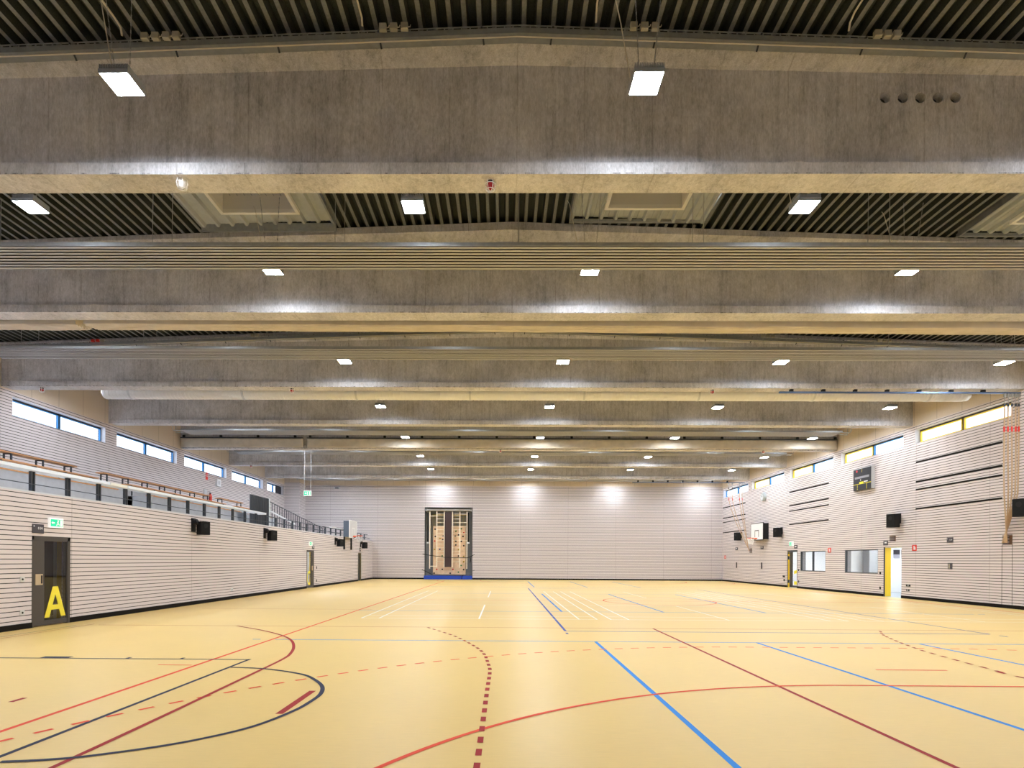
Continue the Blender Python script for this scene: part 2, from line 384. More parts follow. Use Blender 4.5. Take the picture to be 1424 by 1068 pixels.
HLAB = ['pale roof hatch bay nearest the tribune, seen beyond the first beam', 'pale roof hatch bay beside the roof ridge, seen beyond the first beam',
        'pale roof hatch bay nearest the window wall, cut by the picture edge']
for k, (h0, h1) in enumerate(HATCH):
    t = thing('roof_hatch', HLAB[k], 'roof hatch', (h0, HY0, zdeck((h0 + h1) / 2)), 0, 'roof hatches')
    cx = (h1 - h0) / 2; L = HY1 - HY0; oy0, oy1 = 1.55, 3.08; ox0, ox1 = .72, 2.28
    mb = MB(); xx = 0.0
    sl = lambda q: zdeck(h0 + q) - zdeck((h0 + h1) / 2)
    while xx < h1 - h0 - .05:
        for (o0, d0, o1, d1) in ((0, 0, .05, 0), (.05, 0, .08, .07), (.08, .07, .17, .075), (.17, .075, .18, .065), (.18, .065, .29, .07), (.29, .07, .32, 0)):
            a, b_ = min(xx + o0, h1 - h0), min(xx + o1, h1 - h0)
            if b_ - a < .002: continue
            for y0, y1 in ((0, oy0), (oy0, oy1), (oy1, L - .05)):
                if y0 == oy0 and ox0 < (a + b_) / 2 < ox1: continue
                strip(mb, a, sl(a) + d0, b_, sl(b_) + d1, y0, y1)
        xx += .32
    mb.build('deck_panel', WDECK, t)
    MB().box(-.04, h1 - h0 + .04, L - .07, L - .01, -.07 + sl(0), .05).box(-.05, -.01, 0, L - .07, -.05, .16).box(h1 - h0 + .01, h1 - h0 + .05, 0, L - .07, -.05, .16).build('edge_angle', DSTEEL, t)
    f = MB()
    f.box(ox0 - .07, ox0, oy0 - .07, oy1 + .07, -.06, .02).box(ox1, ox1 + .07, oy0 - .07, oy1 + .07, -.06, .02)
    f.box(ox0, ox1, oy0 - .07, oy0, -.06, .02).box(ox0, ox1, oy1, oy1 + .07, -.06, .02)
    fr = f.build('hatch_frame', CREAM, t)
    MB().box(ox0 - .02, ox0, oy0, oy1, .02, .62).box(ox1, ox1 + .02, oy0, oy1, .02, .62).box(ox0, ox1, oy1, oy1 + .02, .02, .62).box(ox0, ox1, oy0 - .02, oy0, .02, .62).build('shaft_lining', SHAFT, t)
    MB().box(ox0 - .02, ox1 + .02, oy0 - .02, oy1 + .02, .62, .66).build('dome', OPAL, t)
    g = MB()
    for i in range(1, 10): g.box(ox0 + i * .156 - .004, ox0 + i * .156 + .004, oy0, oy1, .30, .308)
    for i in range(1, 10): g.box(ox0, ox1, oy0 + i * .153 - .004, oy0 + i * .153 + .004, .29, .298)
    g.build('safety_grid', DSTEEL, t)

# ------------------------------------------------------------------ concrete roof beams
def beam(i, y):
    w = .44; wt = .20; yc = y + w / 2
    x0, x1 = XU, XR
    mb = MB()
    def sec(x, wt=wt):
        t = zdeck(x) - .012
        fl = 8.86 - .023 * abs(x - RIDGE); ft = fl + .13 - .004 * abs(x - RIDGE); wb = ZB + .17
        fo = .36
        return [(yc - w / 2, ZB), (yc - w / 2, wb), (yc - wt / 2, wb + .03), (yc - wt / 2, fl), (yc - fo, ft), (yc - fo, t),
                (yc + fo, t), (yc + fo, ft), (yc + wt / 2, fl), (yc + wt / 2, wb + .03), (yc + w / 2, wb), (yc + w / 2, ZB)]
    rows = []
    for x, ww in ((x0 + .002, w - .004), (x0 + .7, w - .004), (x0 + 1.5, wt), (RIDGE, wt), (x1 - 1.5, wt), (x1 - .7, w - .004), (x1 - .002, w - .004)):
        rows.append([mb.bm.verts.new((x, a, b)) for a, b in sec(x, ww)])
    n = 12
    for A, B in zip(rows, rows[1:]):
        for k in range(n): mb.bm.faces.new([A[k], A[(k + 1) % n], B[(k + 1) % n], B[k]])
    mb.bm.faces.new(rows[0][::-1]); mb.bm.faces.new(rows[-1])
    o = mb.build('roof_beam', CONC)
    if i == 1:     # five round sleeves cast through the web of the nearest visible beam
        cut = MB()
        for k in range(5):
            cut.tube([(5.585 + .257 * k, yc - wt / 2 - .2, 8.37), (5.585 + .257 * k, yc + wt / 2 + .2, 8.37)], .078, 20)
        co = cut.build('cut', CONC)
        bo = o.modifiers.new('holes', 'BOOLEAN'); bo.object = co; bo.operation = 'DIFFERENCE'; bo.solver = 'EXACT'
        dg = bpy.context.evaluated_depsgraph_get()
        me = bpy.data.meshes.new_from_object(o.evaluated_get(dg)); o.modifiers.clear(); o.data = me
        bpy.data.objects.remove(co)
        for k in range(5):
            MB().tube([(5.585 + .257 * k, yc - wt / 2 + .005, 8.37), (5.585 + .257 * k, yc + wt / 2 - .005, 8.37)], .079, 20, cap=False).tube([(5.585 + .257 * k, yc + .02, 8.37), (5.585 + .257 * k, yc + .03, 8.37)], .077, 20).build('pipe_sleeve', DARK, o, smooth=True)
    struct(o)
    if i > 0: tag(o, ['', 'nearest and largest concrete roof beam with five round sleeve holes', 'second concrete roof beam, behind the first long heating panel', 'third concrete roof beam, just before the round duct',
                  'fourth concrete roof beam, directly behind the round duct', 'fifth concrete roof beam, hung with the pale fabric curtain', 'sixth concrete roof beam, beyond the curtain beam', 'last concrete roof beam, nearest the end wall'][i], 'beam', 'concrete roof beams')
    return o
for i, y in enumerate(BEAMS): beam(i, y)

# ------------------------------------------------------------------ hall lamps
def make_lamp():
    t = thing('pendant_lamp', 'x', 'lamp', (0, 0, 0), 0, 'square hall lamps')
    h = MB().box(-.17, .17, -.17, .17, .012, .03).box(-.185, -.172, -.185, .185, 0, .05).box(.172, .185, -.185, .185, 0, .05).box(-.172, .172, -.185, -.172, 0, .05).box(-.172, .172, .172, .185, 0, .05)
    h.build('housing', LHOUS, t)
    f = MB()
    for k in range(18): f.box(-.178 + k * .0206, -.170 + k * .0206, -.18, .18, .03, .115)
    f.build('cooling_fins', LHOUS, t)
    MB().box(-.170, .170, -.170, .170, -.003, .0115).build('diffuser', LEDM, t)
    return t
def chain_mb(p, q):
    mb = MB(); p, q = Vector(p), Vector(q); L = (q - p).length; n = int(L / .045)
    d = (q - p) / n; rot = (q - p).to_track_quat('Z', 'Y').to_matrix()
    for k in range(n):
        c = p + d * (k + .5)
        mb.obox(c, (.014, .004, d.length * .9) if k % 2 else (.004, .014, d.length * .9), rot)
    return mb
LZ = 7.53
ROWS = [(7.33, None), (12.07, 2), (17.62, 3), (22.8, 4), (28.5, 5), (33.7, 6), (38.5, 7)]
MIDS = [(4.5, 0), (9.89, 1), (14.85, 2), (20.3, 3), (25.35, 4), (30.7, 5), (36.0, 6), (41.6, 7)]
COLS = [-4.87, 1.76, 8.33, 15.02]; MCOLS = [-8.14, -1.57, 5.06, 11.6]; TRIBX = -11.5
lamp0 = make_lamp(); used = False
def place_lamp(x, y, label, group):
    global used
    zc = zdeck(x) - LZ - .012
    if not used:
        o = lamp0; o.location = (x, y, LZ); o['label'] = label; o['group'] = group; used = True
    else:
        o = lamp0.copy(); C.objects.link(o); o.location = (x, y, LZ); o['label'] = label; o['group'] = group
        for ch in list(lamp0.children):
            if ch.name.startswith('suspension') or ch.name.startswith('supply'): continue
            c = ch.copy(); C.objects.link(c); c.parent = o
    for s in (-1, 1):
        key = (round(zc, 2), s)
        if key not in CH:
            CH[key] = chain_mb((s * .09, 0, .115), (s * .20, -.12, zc)).build('suspension_chain', CHAIN, o)
        else:
            c = CH[key].copy(); C.objects.link(c); c.parent = o
    if y < 13:
        key = round(zc, 2)
        if key not in CB: CB[key] = MB().tube([(-.17, .1, .10), (-.30, .12, zc * .55), (-.42, .16, zc * .94), (-.46, .17, zc - .015)], .007, 6).build('supply_cable', CABLE, o, smooth=True)
        else:
            c = CB[key].copy(); C.objects.link(c); c.parent = o
    return o
CH, CB = {}, {}
for y, b in ROWS:
    for k, x in enumerate(COLS):
        wh = ('before the %s concrete beam' % ORD[b]) if b else 'before the nearest concrete beam'
        place_lamp(x, y, 'square white LED lamp hanging %s, %s from the tribune side' % (wh, ORD[k + 1]), 'square hall lamps')
for k, x in enumerate(COLS): place_lamp(x, 44.0, 'square white LED lamp right against the end wall, %s from the tribune side' % ORD[k + 1], 'square hall lamps')
for y, b in MIDS:
    for k, x in enumerate(MCOLS if b != 3 else []):
        place_lamp(x, y, 'square white LED lamp midway %s, %s from the tribune side' % (('past beam ' + ORD[b]) if b else 'overhead of the viewer', ORD[k + 1]), 'square hall lamps')
    place_lamp(-14.6 if b == 3 else -12.7, y, 'square white LED lamp over the tribune steps, midway %s' % (('past beam ' + ORD[b]) if b else 'in the nearest bay'), 'square tribune lamps')
    if b != 3: place_lamp(15.3, y, 'added unseen LED lamp brightening the window wall, midway %s' % (('past beam ' + ORD[b]) if b else 'in the nearest bay'), 'square hall lamps')  # unseen lamps added to brighten the window wall
    if b != 3: place_lamp(TRIBX, y, 'square white LED lamp just behind the tribune counter, midway %s' % (('past beam ' + ORD[b]) if b else 'in the nearest bay'), 'square tribune lamps')

# ------------------------------------------------------------------ radiant heating panels
PANELS = [(10.93, 11.82, 8), (16.27, 17.13, 4), (26.6, 27.55, 4), (31.9, 32.75, 4), (42.65, 43.5, 4)]
PLAB = ['long ribbed heating panel in front of the second beam', 'long ribbed heating panel in front of the third beam', 'long heating panel above the fabric curtain at the fifth beam',
        'long heating panel in front of the sixth beam', 'long heating panel nearest the end wall']
for (y0, y1, nr), lab in zip(PANELS, PLAB):
    t = thing('ceiling_heating_panel', lab, 'heating panel', (0.25, y0, 7.43), 0, 'ceiling heating panels')
    hx, W = 15.15, y1 - y0
    MB().box(-hx, hx, 0, W, .045, .055).build('backing_plate', RADG, t)
    mb = MB(); step = W / 8
    for k in range(8):
        a = k * step; mb.box(-hx, hx, a + step * .14, a + step * .72, -.012, -.006)
    wb = MB()
    for k in range(8): wb.box(-hx, hx, (k + .40) * step, (k + .46) * step, -.006, .045)
    wb.build('rib_web', RADG, t)
    mb.build('ribbed_plate', RADP, t)
    MB().box(-hx, hx, -.012, .0, -.003, .065).box(-hx, hx, W, W + .012, -.003, .065).build('side_rail', DSTEEL, t)
    for k in range(-4, 5):
        xx = k * 3.5
        MB().bar((xx, .12, .05), (xx + .01, .12, zdeck(xx + .25) - 7.43 - .012), .010).bar((xx, .115, .055), (xx, W - .115, .055), .014).bar((xx, W - .12, .05), (xx + .01, W - .12, zdeck(xx + .25) - 7.43 - .012), .010).build('hanger', CHAIN, t)
    for s in (-1, 1):
        MB().tube([(s * hx, .3, .05), (s * (hx + .5), .3, .04), (s * (hx + .55), .3, .12), (s * (hx + .55), .3, .5)], .018, 8).tube([(s * hx, .6, .05), (s * (hx + .55), .6, .0), (s * (hx + .6), .6, .5)], .018, 8).build('supply_pipe', STEEL, t, smooth=True)

# ------------------------------------------------------------------ ventilation duct
t = thing('ceiling_duct', 'round pale spiral duct across the hall behind the third beam', 'duct', (0, 20.5, 7.41))
mb = MB(); R0 = .245; x0, x1 = -14.15, 16.05; pts = []; rs = []
x = x0
while x < x1:
    for dx, dr in ((0, 0), (.105, 0), (.110, -.012), (.123, -.012)):
        pts.append((x + dx, 0, 0)); rs.append(R0 + dr)
    x += .128
mb.tube(pts, rs, 24, cap=False); mb.build('spiral_pipe', DUCT, t, smooth=True)
MB().tube([(x1, 0, 0), (x1 + .12, 0, 0), (x1 + .20, 0, 0), (x1 + .22, 0, 0)], [.245, .23, .16, .02], 24).build('end_cap', DUCT, t, smooth=True)
MB().tube([(x0 - .02, 0, 0), (x0, 0, 0)], [.235, .247], 24).build('end_cap', GREYW, t, smooth=True)
for k in range(8):
    MB().tube([(x0 + .9 + k * 4.0, 0, 0), (x0 + .97 + k * 4.0, 0, 0)], .256, 24).build('joint_band', ALU, t, smooth=True)
for k in range(9):
    xx = x0 + .5 + k * 3.5; MB().bar((xx, 0, .24), (xx, 0, zdeck(xx) - 7.41 - .012), .012).build('hanger', CHAIN, t)

# ------------------------------------------------------------------ partition curtains
def bundle(name, label, xa, xb, y0, ztop, za, zb, depth):
    """gathered curtain pulled up under the beam: layered horizontal folds"""
    mb = MB(); n = 60; secs = []; K = 5
    for i in range(n + 1):
        f = i / n; x = xa + (xb - xa) * f; zbot = za + (zb - za) * f
        pr = [(y0, ztop)]
        pr.append((y0 + .015, zbot + .02 + .008 * math.sin(i * .7)))
        for k in range(K):
            a = y0 + .06 + (depth - .08) * k / K; w = (depth - .08) / K
            sag = .010 * math.sin(i * .33 + k * 1.7) + .006 * math.sin(i * 1.1 + k)
            rise = .085 * k / K; pr += [(a, zbot + .04 + sag * .4 + rise), (a + w * .25, zbot + .006 + sag + rise), (a + w * .6, zbot + sag * .6 + rise), (a + w * .9, zbot + .03 + sag * .6 + rise)]
        pr.append((y0 + depth, zbot + .12)); pr.append((y0 + depth, ztop))
        secs.append([mb.bm.verts.new((x, a, b)) for a, b in pr])
    m = len(secs[0])
    for A, B in zip(secs, secs[1:]):
        for k in range(m): mb.bm.faces.new([A[k], A[(k + 1) % m], B[(k + 1) % m], B[k]])
    mb.bm.faces.new(secs[0][::-1]); mb.bm.faces.new(secs[-1])
    o = mb.build(name, FAB, smooth=True)
    return tag(o, label, 'curtain', 'folded partition curtains')
bundle('partition_curtain', 'short folded beige partition curtain over the tribune behind the second beam', XU + .1, -10.28, 13.80, 7.60, 7.10, 7.09, .56)
bundle('partition_curtain', 'long folded beige partition curtain across the hall behind the second beam', -10.10, XR - .1, 13.80, 7.60, 7.11, 7.02, .60)
def hung(label, xa, xb, y0, z0, z1, ph):
    t = thing('hanging_curtain', label, 'curtain', (xa, y0, z0), 0, 'hanging partition curtains')
    mb = MB(); n = int((xb - xa) / .09); rows = []; nz = 7
    for j in range(nz + 1):
        row = []
        for i in range(n + 1):
            x = (xb - xa) * i / n; g = j / nz
            w = .022 * math.sin(x * 2.1 + ph + g * 2.2) * (1 - g) + .012 * math.sin(x * 5.7 + g * 5 + ph) * (1 - g * g) + .010 * math.sin(x * 13 - g * 7)
            row.append(mb.bm.verts.new((x, w - .02, (z1 - z0) * g)))
        rows.append(row)
    for A, B in zip(rows, rows[1:]):
        for i in range(n): mb.bm.faces.new([A[i], A[i + 1], B[i + 1], B[i]])
    o = mb.build('fabric', FAB, t, smooth=True)
    sd = o.modifiers.new('thick', 'SOLIDIFY'); sd.thickness = .012; sd.offset = 1
    MB().box(0, xb - xa, -.05, .02, z1 - z0, z1 - z0 + .05).build('curtain_rail', DARK, t)
    m2 = MB()
    for i in range(int((xb - xa) / 1.9) + 1): m2.box(i * 1.9 + .1, i * 1.9 + .22, -.04, .02, z1 - z0 + .05, z1 - z0 + .16)
    m2.build('rail_clamp', BLACK, t)
hung('short wrinkled beige curtain over the tribune hanging on the fifth beam', XU + .08, -10.25, 29.52, 7.20, 7.66, 0)
hung('long beige curtain across the hall hanging on the fifth beam', -10.05, XR - .1, 29.52, 7.20, 7.66, 1.3)

# ------------------------------------------------------------------ cable trays, conduits, junction boxes
def tray(label, y, dz, yl):
    t = thing('ceiling_cable_tray', label, 'cable tray', (0, y, 0), 0, 'cable trays on the beams')
    for sgn, xa in ((-1, XU + .3), (1, XR - .3)):
        za, zr = zdeck(xa) - dz, zdeck(RIDGE) - dz
        m1, m2 = MB(), MB()
        n = int(abs(xa - RIDGE) / .12)
        a, b = Vector((xa, 0, za)), Vector((RIDGE, 0, zr)); d = b - a
        for z_, h_, yy in ((0, .075, 0), (.10, .012, 0), (.13, .012, .16)):
            m1.bm.faces.new([m1.bm.verts.new(p) for p in ((xa, yy, za + z_), (RIDGE, yy, zr + z_), (RIDGE, yy, zr + z_ + h_), (xa, yy, za + z_ + h_))])
            m1.bm.faces.new([m1.bm.verts.new(p) for p in ((xa, yy + .012, za + z_), (RIDGE, yy + .012, zr + z_), (RIDGE, yy + .012, zr + z_ + h_), (xa, yy + .012, za + z_ + h_))])
            m1.bm.faces.new([m1.bm.verts.new(p) for p in ((xa, yy, za + z_), (RIDGE, yy, zr + z_), (RIDGE, yy + .012, zr + z_), (xa, yy + .012, za + z_))])
        m1.bm.faces.new([m1.bm.verts.new(p) for p in ((xa, 0, za), (RIDGE, 0, zr), (RIDGE, .17, zr), (xa, .17, za))])
        for k in range(n):
            p = a + d * (k + .5) / n
            m1.box(p.x - .008, p.x + .008, -.001, .013, p.z + .07, p.z + .105)
        m1.build('tray_channel', DSTEEL, t)
        m3 = MB().tube([(xa, .05, za - .012), (RIDGE, .05, zr - .012)], .010, 6)
        m3.build('cable', CABLE, t, smooth=True)
        for k in range(int(abs(xa - RIDGE) / 1.6) + 1):
            xx = RIDGE + sgn * (.5 + k * 1.45)
            if abs(xx) < abs(xa): MB().bar((xx, -.004, zdeck(xx) - dz + .10), (xx + sgn * -.03, .10, zdeck(xx) - dz - .07), .022, .012).build('tray_bracket', DARK, t)
tray('perforated steel cable tray along the top of the nearest beam', 8.12, .285, 0)
tray('perforated steel cable tray along the top of the third beam', 18.62, .30, 0)
jb0 = thing('junction_box', 'x', 'junction box', (0, 0, 0), 0, 'grey junction boxes')
MB().box(-.05, .05, -.03, .03, -.045, .045).build('casing', JBOX, jb0, bevel=.006)
MB().box(-.044, .044, -.034, -.03, -.038, .038).build('lid', JBOX, jb0)
MB().tube([(.05, 0, 0), (.075, 0, .0), (.085, 0, .03)], .006, 6).build('cable_gland', CABLE, jb0)
first = True
grp = [(1, 8.07, [(-5.05, -4.90, -4.75, -4.61), (-1.72, -1.57, -1.42), (1.76, 1.91, 2.06), (5.12, 5.25, 5.38)], .10), (3, 18.57, [(-13.25, -13.1, -12.95), (-8.1, -7.95), (-2.0, -1.85, -1.7), (5.2, 5.35), (8.2, 8.36, 8.52), (11.9, 12.05, 12.2)], .10)]
for b, y, gs, up in grp:
    for gi, g in enumerate(gs):
        for k, x in enumerate(g):
            lab = 'small grey junction box on the %s beam tray, %s cluster, %s of it' % ('nearest' if b == 1 else 'third', ORD[gi + 1], ORD[k + 1])
            loc = (x, y, zdeck(x) - .29 + up)
            if first: jb0.location = loc; jb0['label'] = lab; first = False
            else:
                o = dup(jb0, loc, lab)
                if b == 3 and gi == 0 and k < 2:
                    for ch in o.children:
                        ch.data = ch.data.copy(); ch.data.materials[0] = REDP if 'gland' not in ch.name else CABLE
                    o['label'] = 'red junction box on the third beam tray, %s of the red pair' % ORD[k + 1]
for x, lab in ((-5.39, 'pale conduit pipe on the roof deck next to the lamp nearest the tribune'), (-2.02, 'pale conduit pipe on the roof deck above the three-box cluster'), (1.23, 'pale conduit pipe on the roof deck with a cable drooping to a lamp'), (4.72, 'pale conduit pipe on the roof deck nearest the window wall')):
    t = thing('conduit_pipe', lab, 'conduit', (x, 5.93, zdeck(x) - .03), 0, 'conduits on the roof deck')
    MB().tube([(0, -.8, 0), (0, 2.0, 0), (0.01, 2.12, -.03), (0.01, 2.15, -.12)], .014, 8).build('pipe', CABLE, t, smooth=True)
    m2 = MB()
    for k in range(3): MB().box(-.022, .022, -.4 + k * 1.0, -.37 + k * 1.0, -.018, .02).build('pipe_clip', STEEL, t)
    pass

# ------------------------------------------------------------------ caged alarms under the beams
def alarm(loc, label, lens, group):
    t = thing('caged_alarm', label, 'alarm', loc, 0, group)
    MB().tube([(0, 0, 0), (0, 0, -.035)], .05, 16).build('mount', BLACK if lens is RED else WHITE, t, smooth=True)
    MB().tube([(0, 0, -.035), (0, 0, -.06), (0, 0, -.10), (0, 0, -.125)], [.05, .055, .045, .012], 16).build('lens', lens, t, smooth=True)
    g = MB()
    for k in range(6):
        a = k * PI / 3; ca, sa = math.cos(a), math.sin(a)
        g.tube([(ca * .075, sa * .075, 0), (ca * .082, sa * .082, -.07), (ca * .06, sa * .06, -.13), (0, 0, -.155)], .005, 6)
    g.ring((0, 0, -.05), (0, 0, 1), .080, .005, 20, 5).ring((0, 0, -.125), (0, 0, 1), .062, .005, 20, 5)
    g.build('wire_cage', WHITE, t, smooth=True)
alarm((-.23, 8.67, ZB), 'red alarm lamp in a white wire cage under the nearest beam', RED, 'caged alarms')
alarm((-4.83, 8.63, ZB), 'white detector in a white wire cage under the nearest beam', WHITE, 'caged alarms')
alarm((-7.05, 19.2, ZB), 'red caged alarm lamp under the third beam near the duct', RED, 'caged alarms')
alarm((-15.4, 19.2, ZB), 'red caged alarm lamp under the third beam by the upper tribune wall', RED, 'caged alarms')
alarm((6.85, 19.24, ZB), 'red caged alarm lamp under the third beam beside the blue track', RED, 'caged alarms')
alarm((-15.3, 35.0, ZB), 'red caged alarm lamp under the sixth beam at the tribune', RED, 'caged alarms')
alarm((-.2, 29.75, ZB), 'red caged alarm lamp under the curtain beam at mid hall', RED, 'caged alarms')
alarm((13.2, 29.75, ZB), 'red caged alarm lamp under the curtain beam towards the window wall', RED, 'caged alarms')

# ------------------------------------------------------------------ tribune: slab, steps, railing counter, benches
st = MB()
st.box(XU, XL - .2, YF, YB, 2.62, 2.90).box(-10.44, XL - .20, YF, YB, 2.90, 2.97)
for y0, y1 in ((YF, 18.6), (19.9, 27.3), (28.2, 30.9)):
    st.box(XU, -12.13, y0, y1, 2.90, 3.655).box(XU, -12.80, y0, y1, 3.27, 3.67).box(XU, -13.70, y0, y1, 3.67, 4.07)
struct(st.build('floor_tribune', SLAB))
struct(MB().box(XL - .36, XL + .0, YF, YB - .002, 2.932, 2.962).build('trim_1', M('slab_edge', (.62, .64, .68), .6)))

t = thing('tribune_railing', 'long pale counter railing on dark posts along the tribune edge', 'railing', (XL - .22, -.20, 2.96))
for k, (y0, y1) in enumerate(((YF + .05, 15.25), (15.27, 15.95), (15.97, 23.05), (23.07, 25.2))):
    zz = .465
    MB().box(-.17, .17, y0, y1, zz, zz + .075).build('counter_top', [CWHITE, M('lit_tint_counter', (.88, .87, .80), .5), CWHITE, CWHITE][k], t, bevel=.008)  # second section tinted warm, its different light put into the colour
MB().box(.045, .075, YF, YB - .1, .17, .185).build('lower_rail', DARK, t)
for k in range(-6, 24):
    y = 12.94 + 1.055 * k
    if y > 25.4: break
    p = MB()
    for s in (-.038, .038): p.box(-.03, .03, y + s - .018, y + s + .018, 0, .465)
    p.build('railing_post', DARK, t)
t2 = thing('stair_railing', 'dark barred railing with pale handrails beside the tribune stairs', 'railing', (XL - .22, -.20, 2.96))
for k in range(12, 30):
    y = 12.94 + 1.055 * k
    if y > 44.6: break
    MB().box(-.03, .03, y - .05, y + .05, 0, .42).build('railing_post', DARK, t2)
MB().box(-.03, .03, 25.5, 44.5, .42, .45).box(-.015, .015, 25.5, 44.5, .20, .215).build('lower_rail', DARK, t2)
n = 30
for k in range(n):
    f = k / (n - 1); y = 28.75 + f * 9.5; z1 = 4.43 - 2.96 - f * .98
    MB().box(-1.28, -1.255, y - .012, y + .012, 0, z1).build('baluster', DARK, t2)
MB().bar((-1.2, 26.4, 4.24 - 2.96), (-1.2, 32.4, 3.46 - 2.96), .06).bar((-1.2, 26.7, 4.50 - 2.96), (-1.2, 29.0, 4.18 - 2.96), .03).build('handrail', WHITE, t2)
MB().bar((-1.268, 28.7, 1.45), (-1.268, 38.3, .48), .03).build('top_rail', DARK, t2)
MB().box(-.10, .10, 35.0, 39.0, .47, .52).build('shelf', WHITE, t2)
g = thing('gate_panel', 'dark ribbed gate panel standing at the top of the tribune stairs', 'gate', (-11.5, 26.22, 2.95))
MB().box(-.02, .02, 0, 2.05, .0, 1.50).build('panel_sheet', DARK, g)
for k in range(9): MB().box(.02, .045, .1 + k * .225, .16 + k * .225, .02, 1.49).build('upright_rib', DARK, g)
MB().box(-.03, .05, 2.05, 2.12, 0, 1.52).build('white_post', WHITE, g)

def bench(y0, y1, x, z, label):
    t = thing('spectator_bench', label, 'bench', (x, y0 - .32, z - .42), 0, 'tribune benches')
    MB().box(-.15, .15, 0, y1 - y0, .385, .42).build('seat_plank', WOODB, t, bevel=.006)
    n = max(2, int(round((y1 - y0) / 1.1))) if x < -12.5 else 0
    for k in range(n):
        y = .22 + k * (y1 - y0 - .44) / (n - 1)
        MB().box(.09, .12, y - .025, y + .025, 0, .36).box(-.12, -.09, y - .025, y + .025, 0, .36).box(-.12, .12, y - .025, y + .025, .36, .385).build('support_frame', DARK, t)
rowsx = [(-12.25, 3.69, 'front'), (-13.12, 4.09, 'middle'), (-14.0, 4.49, 'rear')]
secs = [((YF + .3, 18.8), 'nearest section'), ((20.3, 27.4), 'section before the fire extinguisher'), ((28.6, 31.0), 'section next to the gate')]
for x, z, rn in rowsx:
    for (y0, y1), sn in secs:
        off = {'front': -.35, 'middle': 0, 'rear': .25}[rn]
        bench(y0, min(y1 + off, 31.1), x, z, 'wooden plank bench on black frames, %s row of the tribune, %s' % (rn, sn))

# fire extinguisher, its sign and a white device on the upper wall
t = thing('fire_extinguisher', 'red fire extinguisher on a grey plate on the upper tribune wall', 'fire extinguisher', (XU + .0, 32.27, 4.60))
MB().box(.002, .03, -.30, .0, .0, .75).build('back_plate', ALU, t)
MB().tube([(.14, .16, 0), (.14, .16, .03), (.14, .16, .42), (.14, .16, .50), (.14, .16, .54)], [.07, .085, .085, .05, .03], 14).build('cylinder', REDP, t, smooth=True)
MB().tube([(.14, .16, .54), (.14, .16, .60)], .03, 10).tube([(.14, .16, .58), (.14, .10, .62), (.14, .02, .50), (.14, .02, .25)], .014, 8).build('hose_and_valve', BLACK, t, smooth=True)
MB().box(.002, .06, .10, .22, .25, .30).build('wall_hook', STEEL, t)
def on_wall(x, y, z):
    """tape readings along each wall, corrected for the wall's skew to the beams"""
    if x == XL: return 1.003 * y - .23, z
    if x == XU: return .9985 * y - .38, z
    if x == XR: return .9888 * y + .394, (z - 1.528) * .988 + EYE
    return y, z
def plate(name, label, cat, x, y, z, w, h, mat, d, group=None, t=.02):
    """flat plate on a side wall; d = +1 faces +x, -1 faces -x"""
    y, z = on_wall(x, y, z)
    r = thing(name, label, cat, (x, y, z), 0, group)
    MB().box(min(.001 * d, t * d), max(.001 * d, t * d), -w / 2, w / 2, -h / 2, h / 2).build('plate', mat, r)
    return r
s = plate('fire_sign', 'small red fire sign under the third high window above the tribune', 'sign', XU, 32.7, 6.12, .20, .40, REDP, 1, 'red fire signs')
MB().box(.021, .024, -.06, .06, -.02, .02).box(.021, .024, -.02, .03, .05, .13).build('white_symbol', WHITE, s)
s = plate('wall_device', 'small white box mounted on the upper tribune wall', 'wall box', XU, 33.9, 5.9, .45, .40, WHITE, 1, t=.12)
MB().box(.121, .13, -.1, .1, -.1, .1).build('cover', GREYW, s)

# ------------------------------------------------------------------ high strip windows
def strip_window(name, x, d, h, sash):
    """x = room face of wall, d = outward direction; sash: which panes have yellow sashes"""
    y0, y1, z0, z1 = h; w = snode(name); xo = x + d * .20; fr = .055
    def bx(mb, ya, yb, za, zb, t0=0.0, t1=.07): mb.box(min(xo + d * t0, xo + d * t1), max(xo + d * t0, xo + d * t1), ya, yb, za, zb)
    m = MB(); ym = (y0 + y1) / 2
    bx(m, y0, y1, z0, z0 + fr); bx(m, y0, y1, z1 - fr * 1.5, z1); bx(m, y0, y0 + fr, z0, z1); bx(m, y1 - fr, y1, z0, z1); bx(m, ym - fr * .7, ym + fr * .7, z0, z1)
    m.build('window_frame', WINF, w)
    r = MB()       # lining of the reveal
    a, b = (x + d * .002, xo)
    lo, hi = min(a, b), max(a, b)
    r.box(lo, hi, y0, y0 + .012, z0, z1).box(lo, hi, y1 - .012, y1, z0, z1).box(lo, hi, y0, y1, z1 - .012, z1).box(lo, hi, y0, y1, z0, z0 + .012)
    r.build('reveal_lining', REVEAL, w)
    for i, (ya, yb) in enumerate(((y0 + fr, ym - fr * .7), (ym + fr * .7, y1 - fr))):
        za, zb = z0 + fr, z1 - fr * 1.5
        e = MB(); q = .045 if sash[i] else .025
        o0, o1 = -.03, .03
        bx(e, ya, yb, za, za + q, o0, o1); bx(e, ya, yb, zb - q, zb, o0, o1); bx(e, ya, ya + q, za, zb, o0, o1); bx(e, yb - q, yb, za, zb, o0, o1)
        e.build('sash', YSASH if sash[i] else WINB, w)
        gl = MB(); bx(gl, ya + q, yb - q, za + q, zb - q, .02, .026); gl.build('pane', GLASS, w)
    return w
for i, h in enumerate(UWL): strip_window('window_%d' % (i + 1), XU, -1, h, (0, 0))
sashes = [(1, 1), (0, 1), (0, 1), (0, 1), (0, 0), (0, 1), (0, 1), (0, 1)]
for i, h in enumerate(UWR): strip_window('window_%d' % (i + 21), XR, 1, h, sashes[i])
# dark shutter in the far part of the last tribune window
struct(MB().box(XU - .19, XU - .16, 42.45, 43.52, 6.34, 6.9).build('trim_2', WINF))

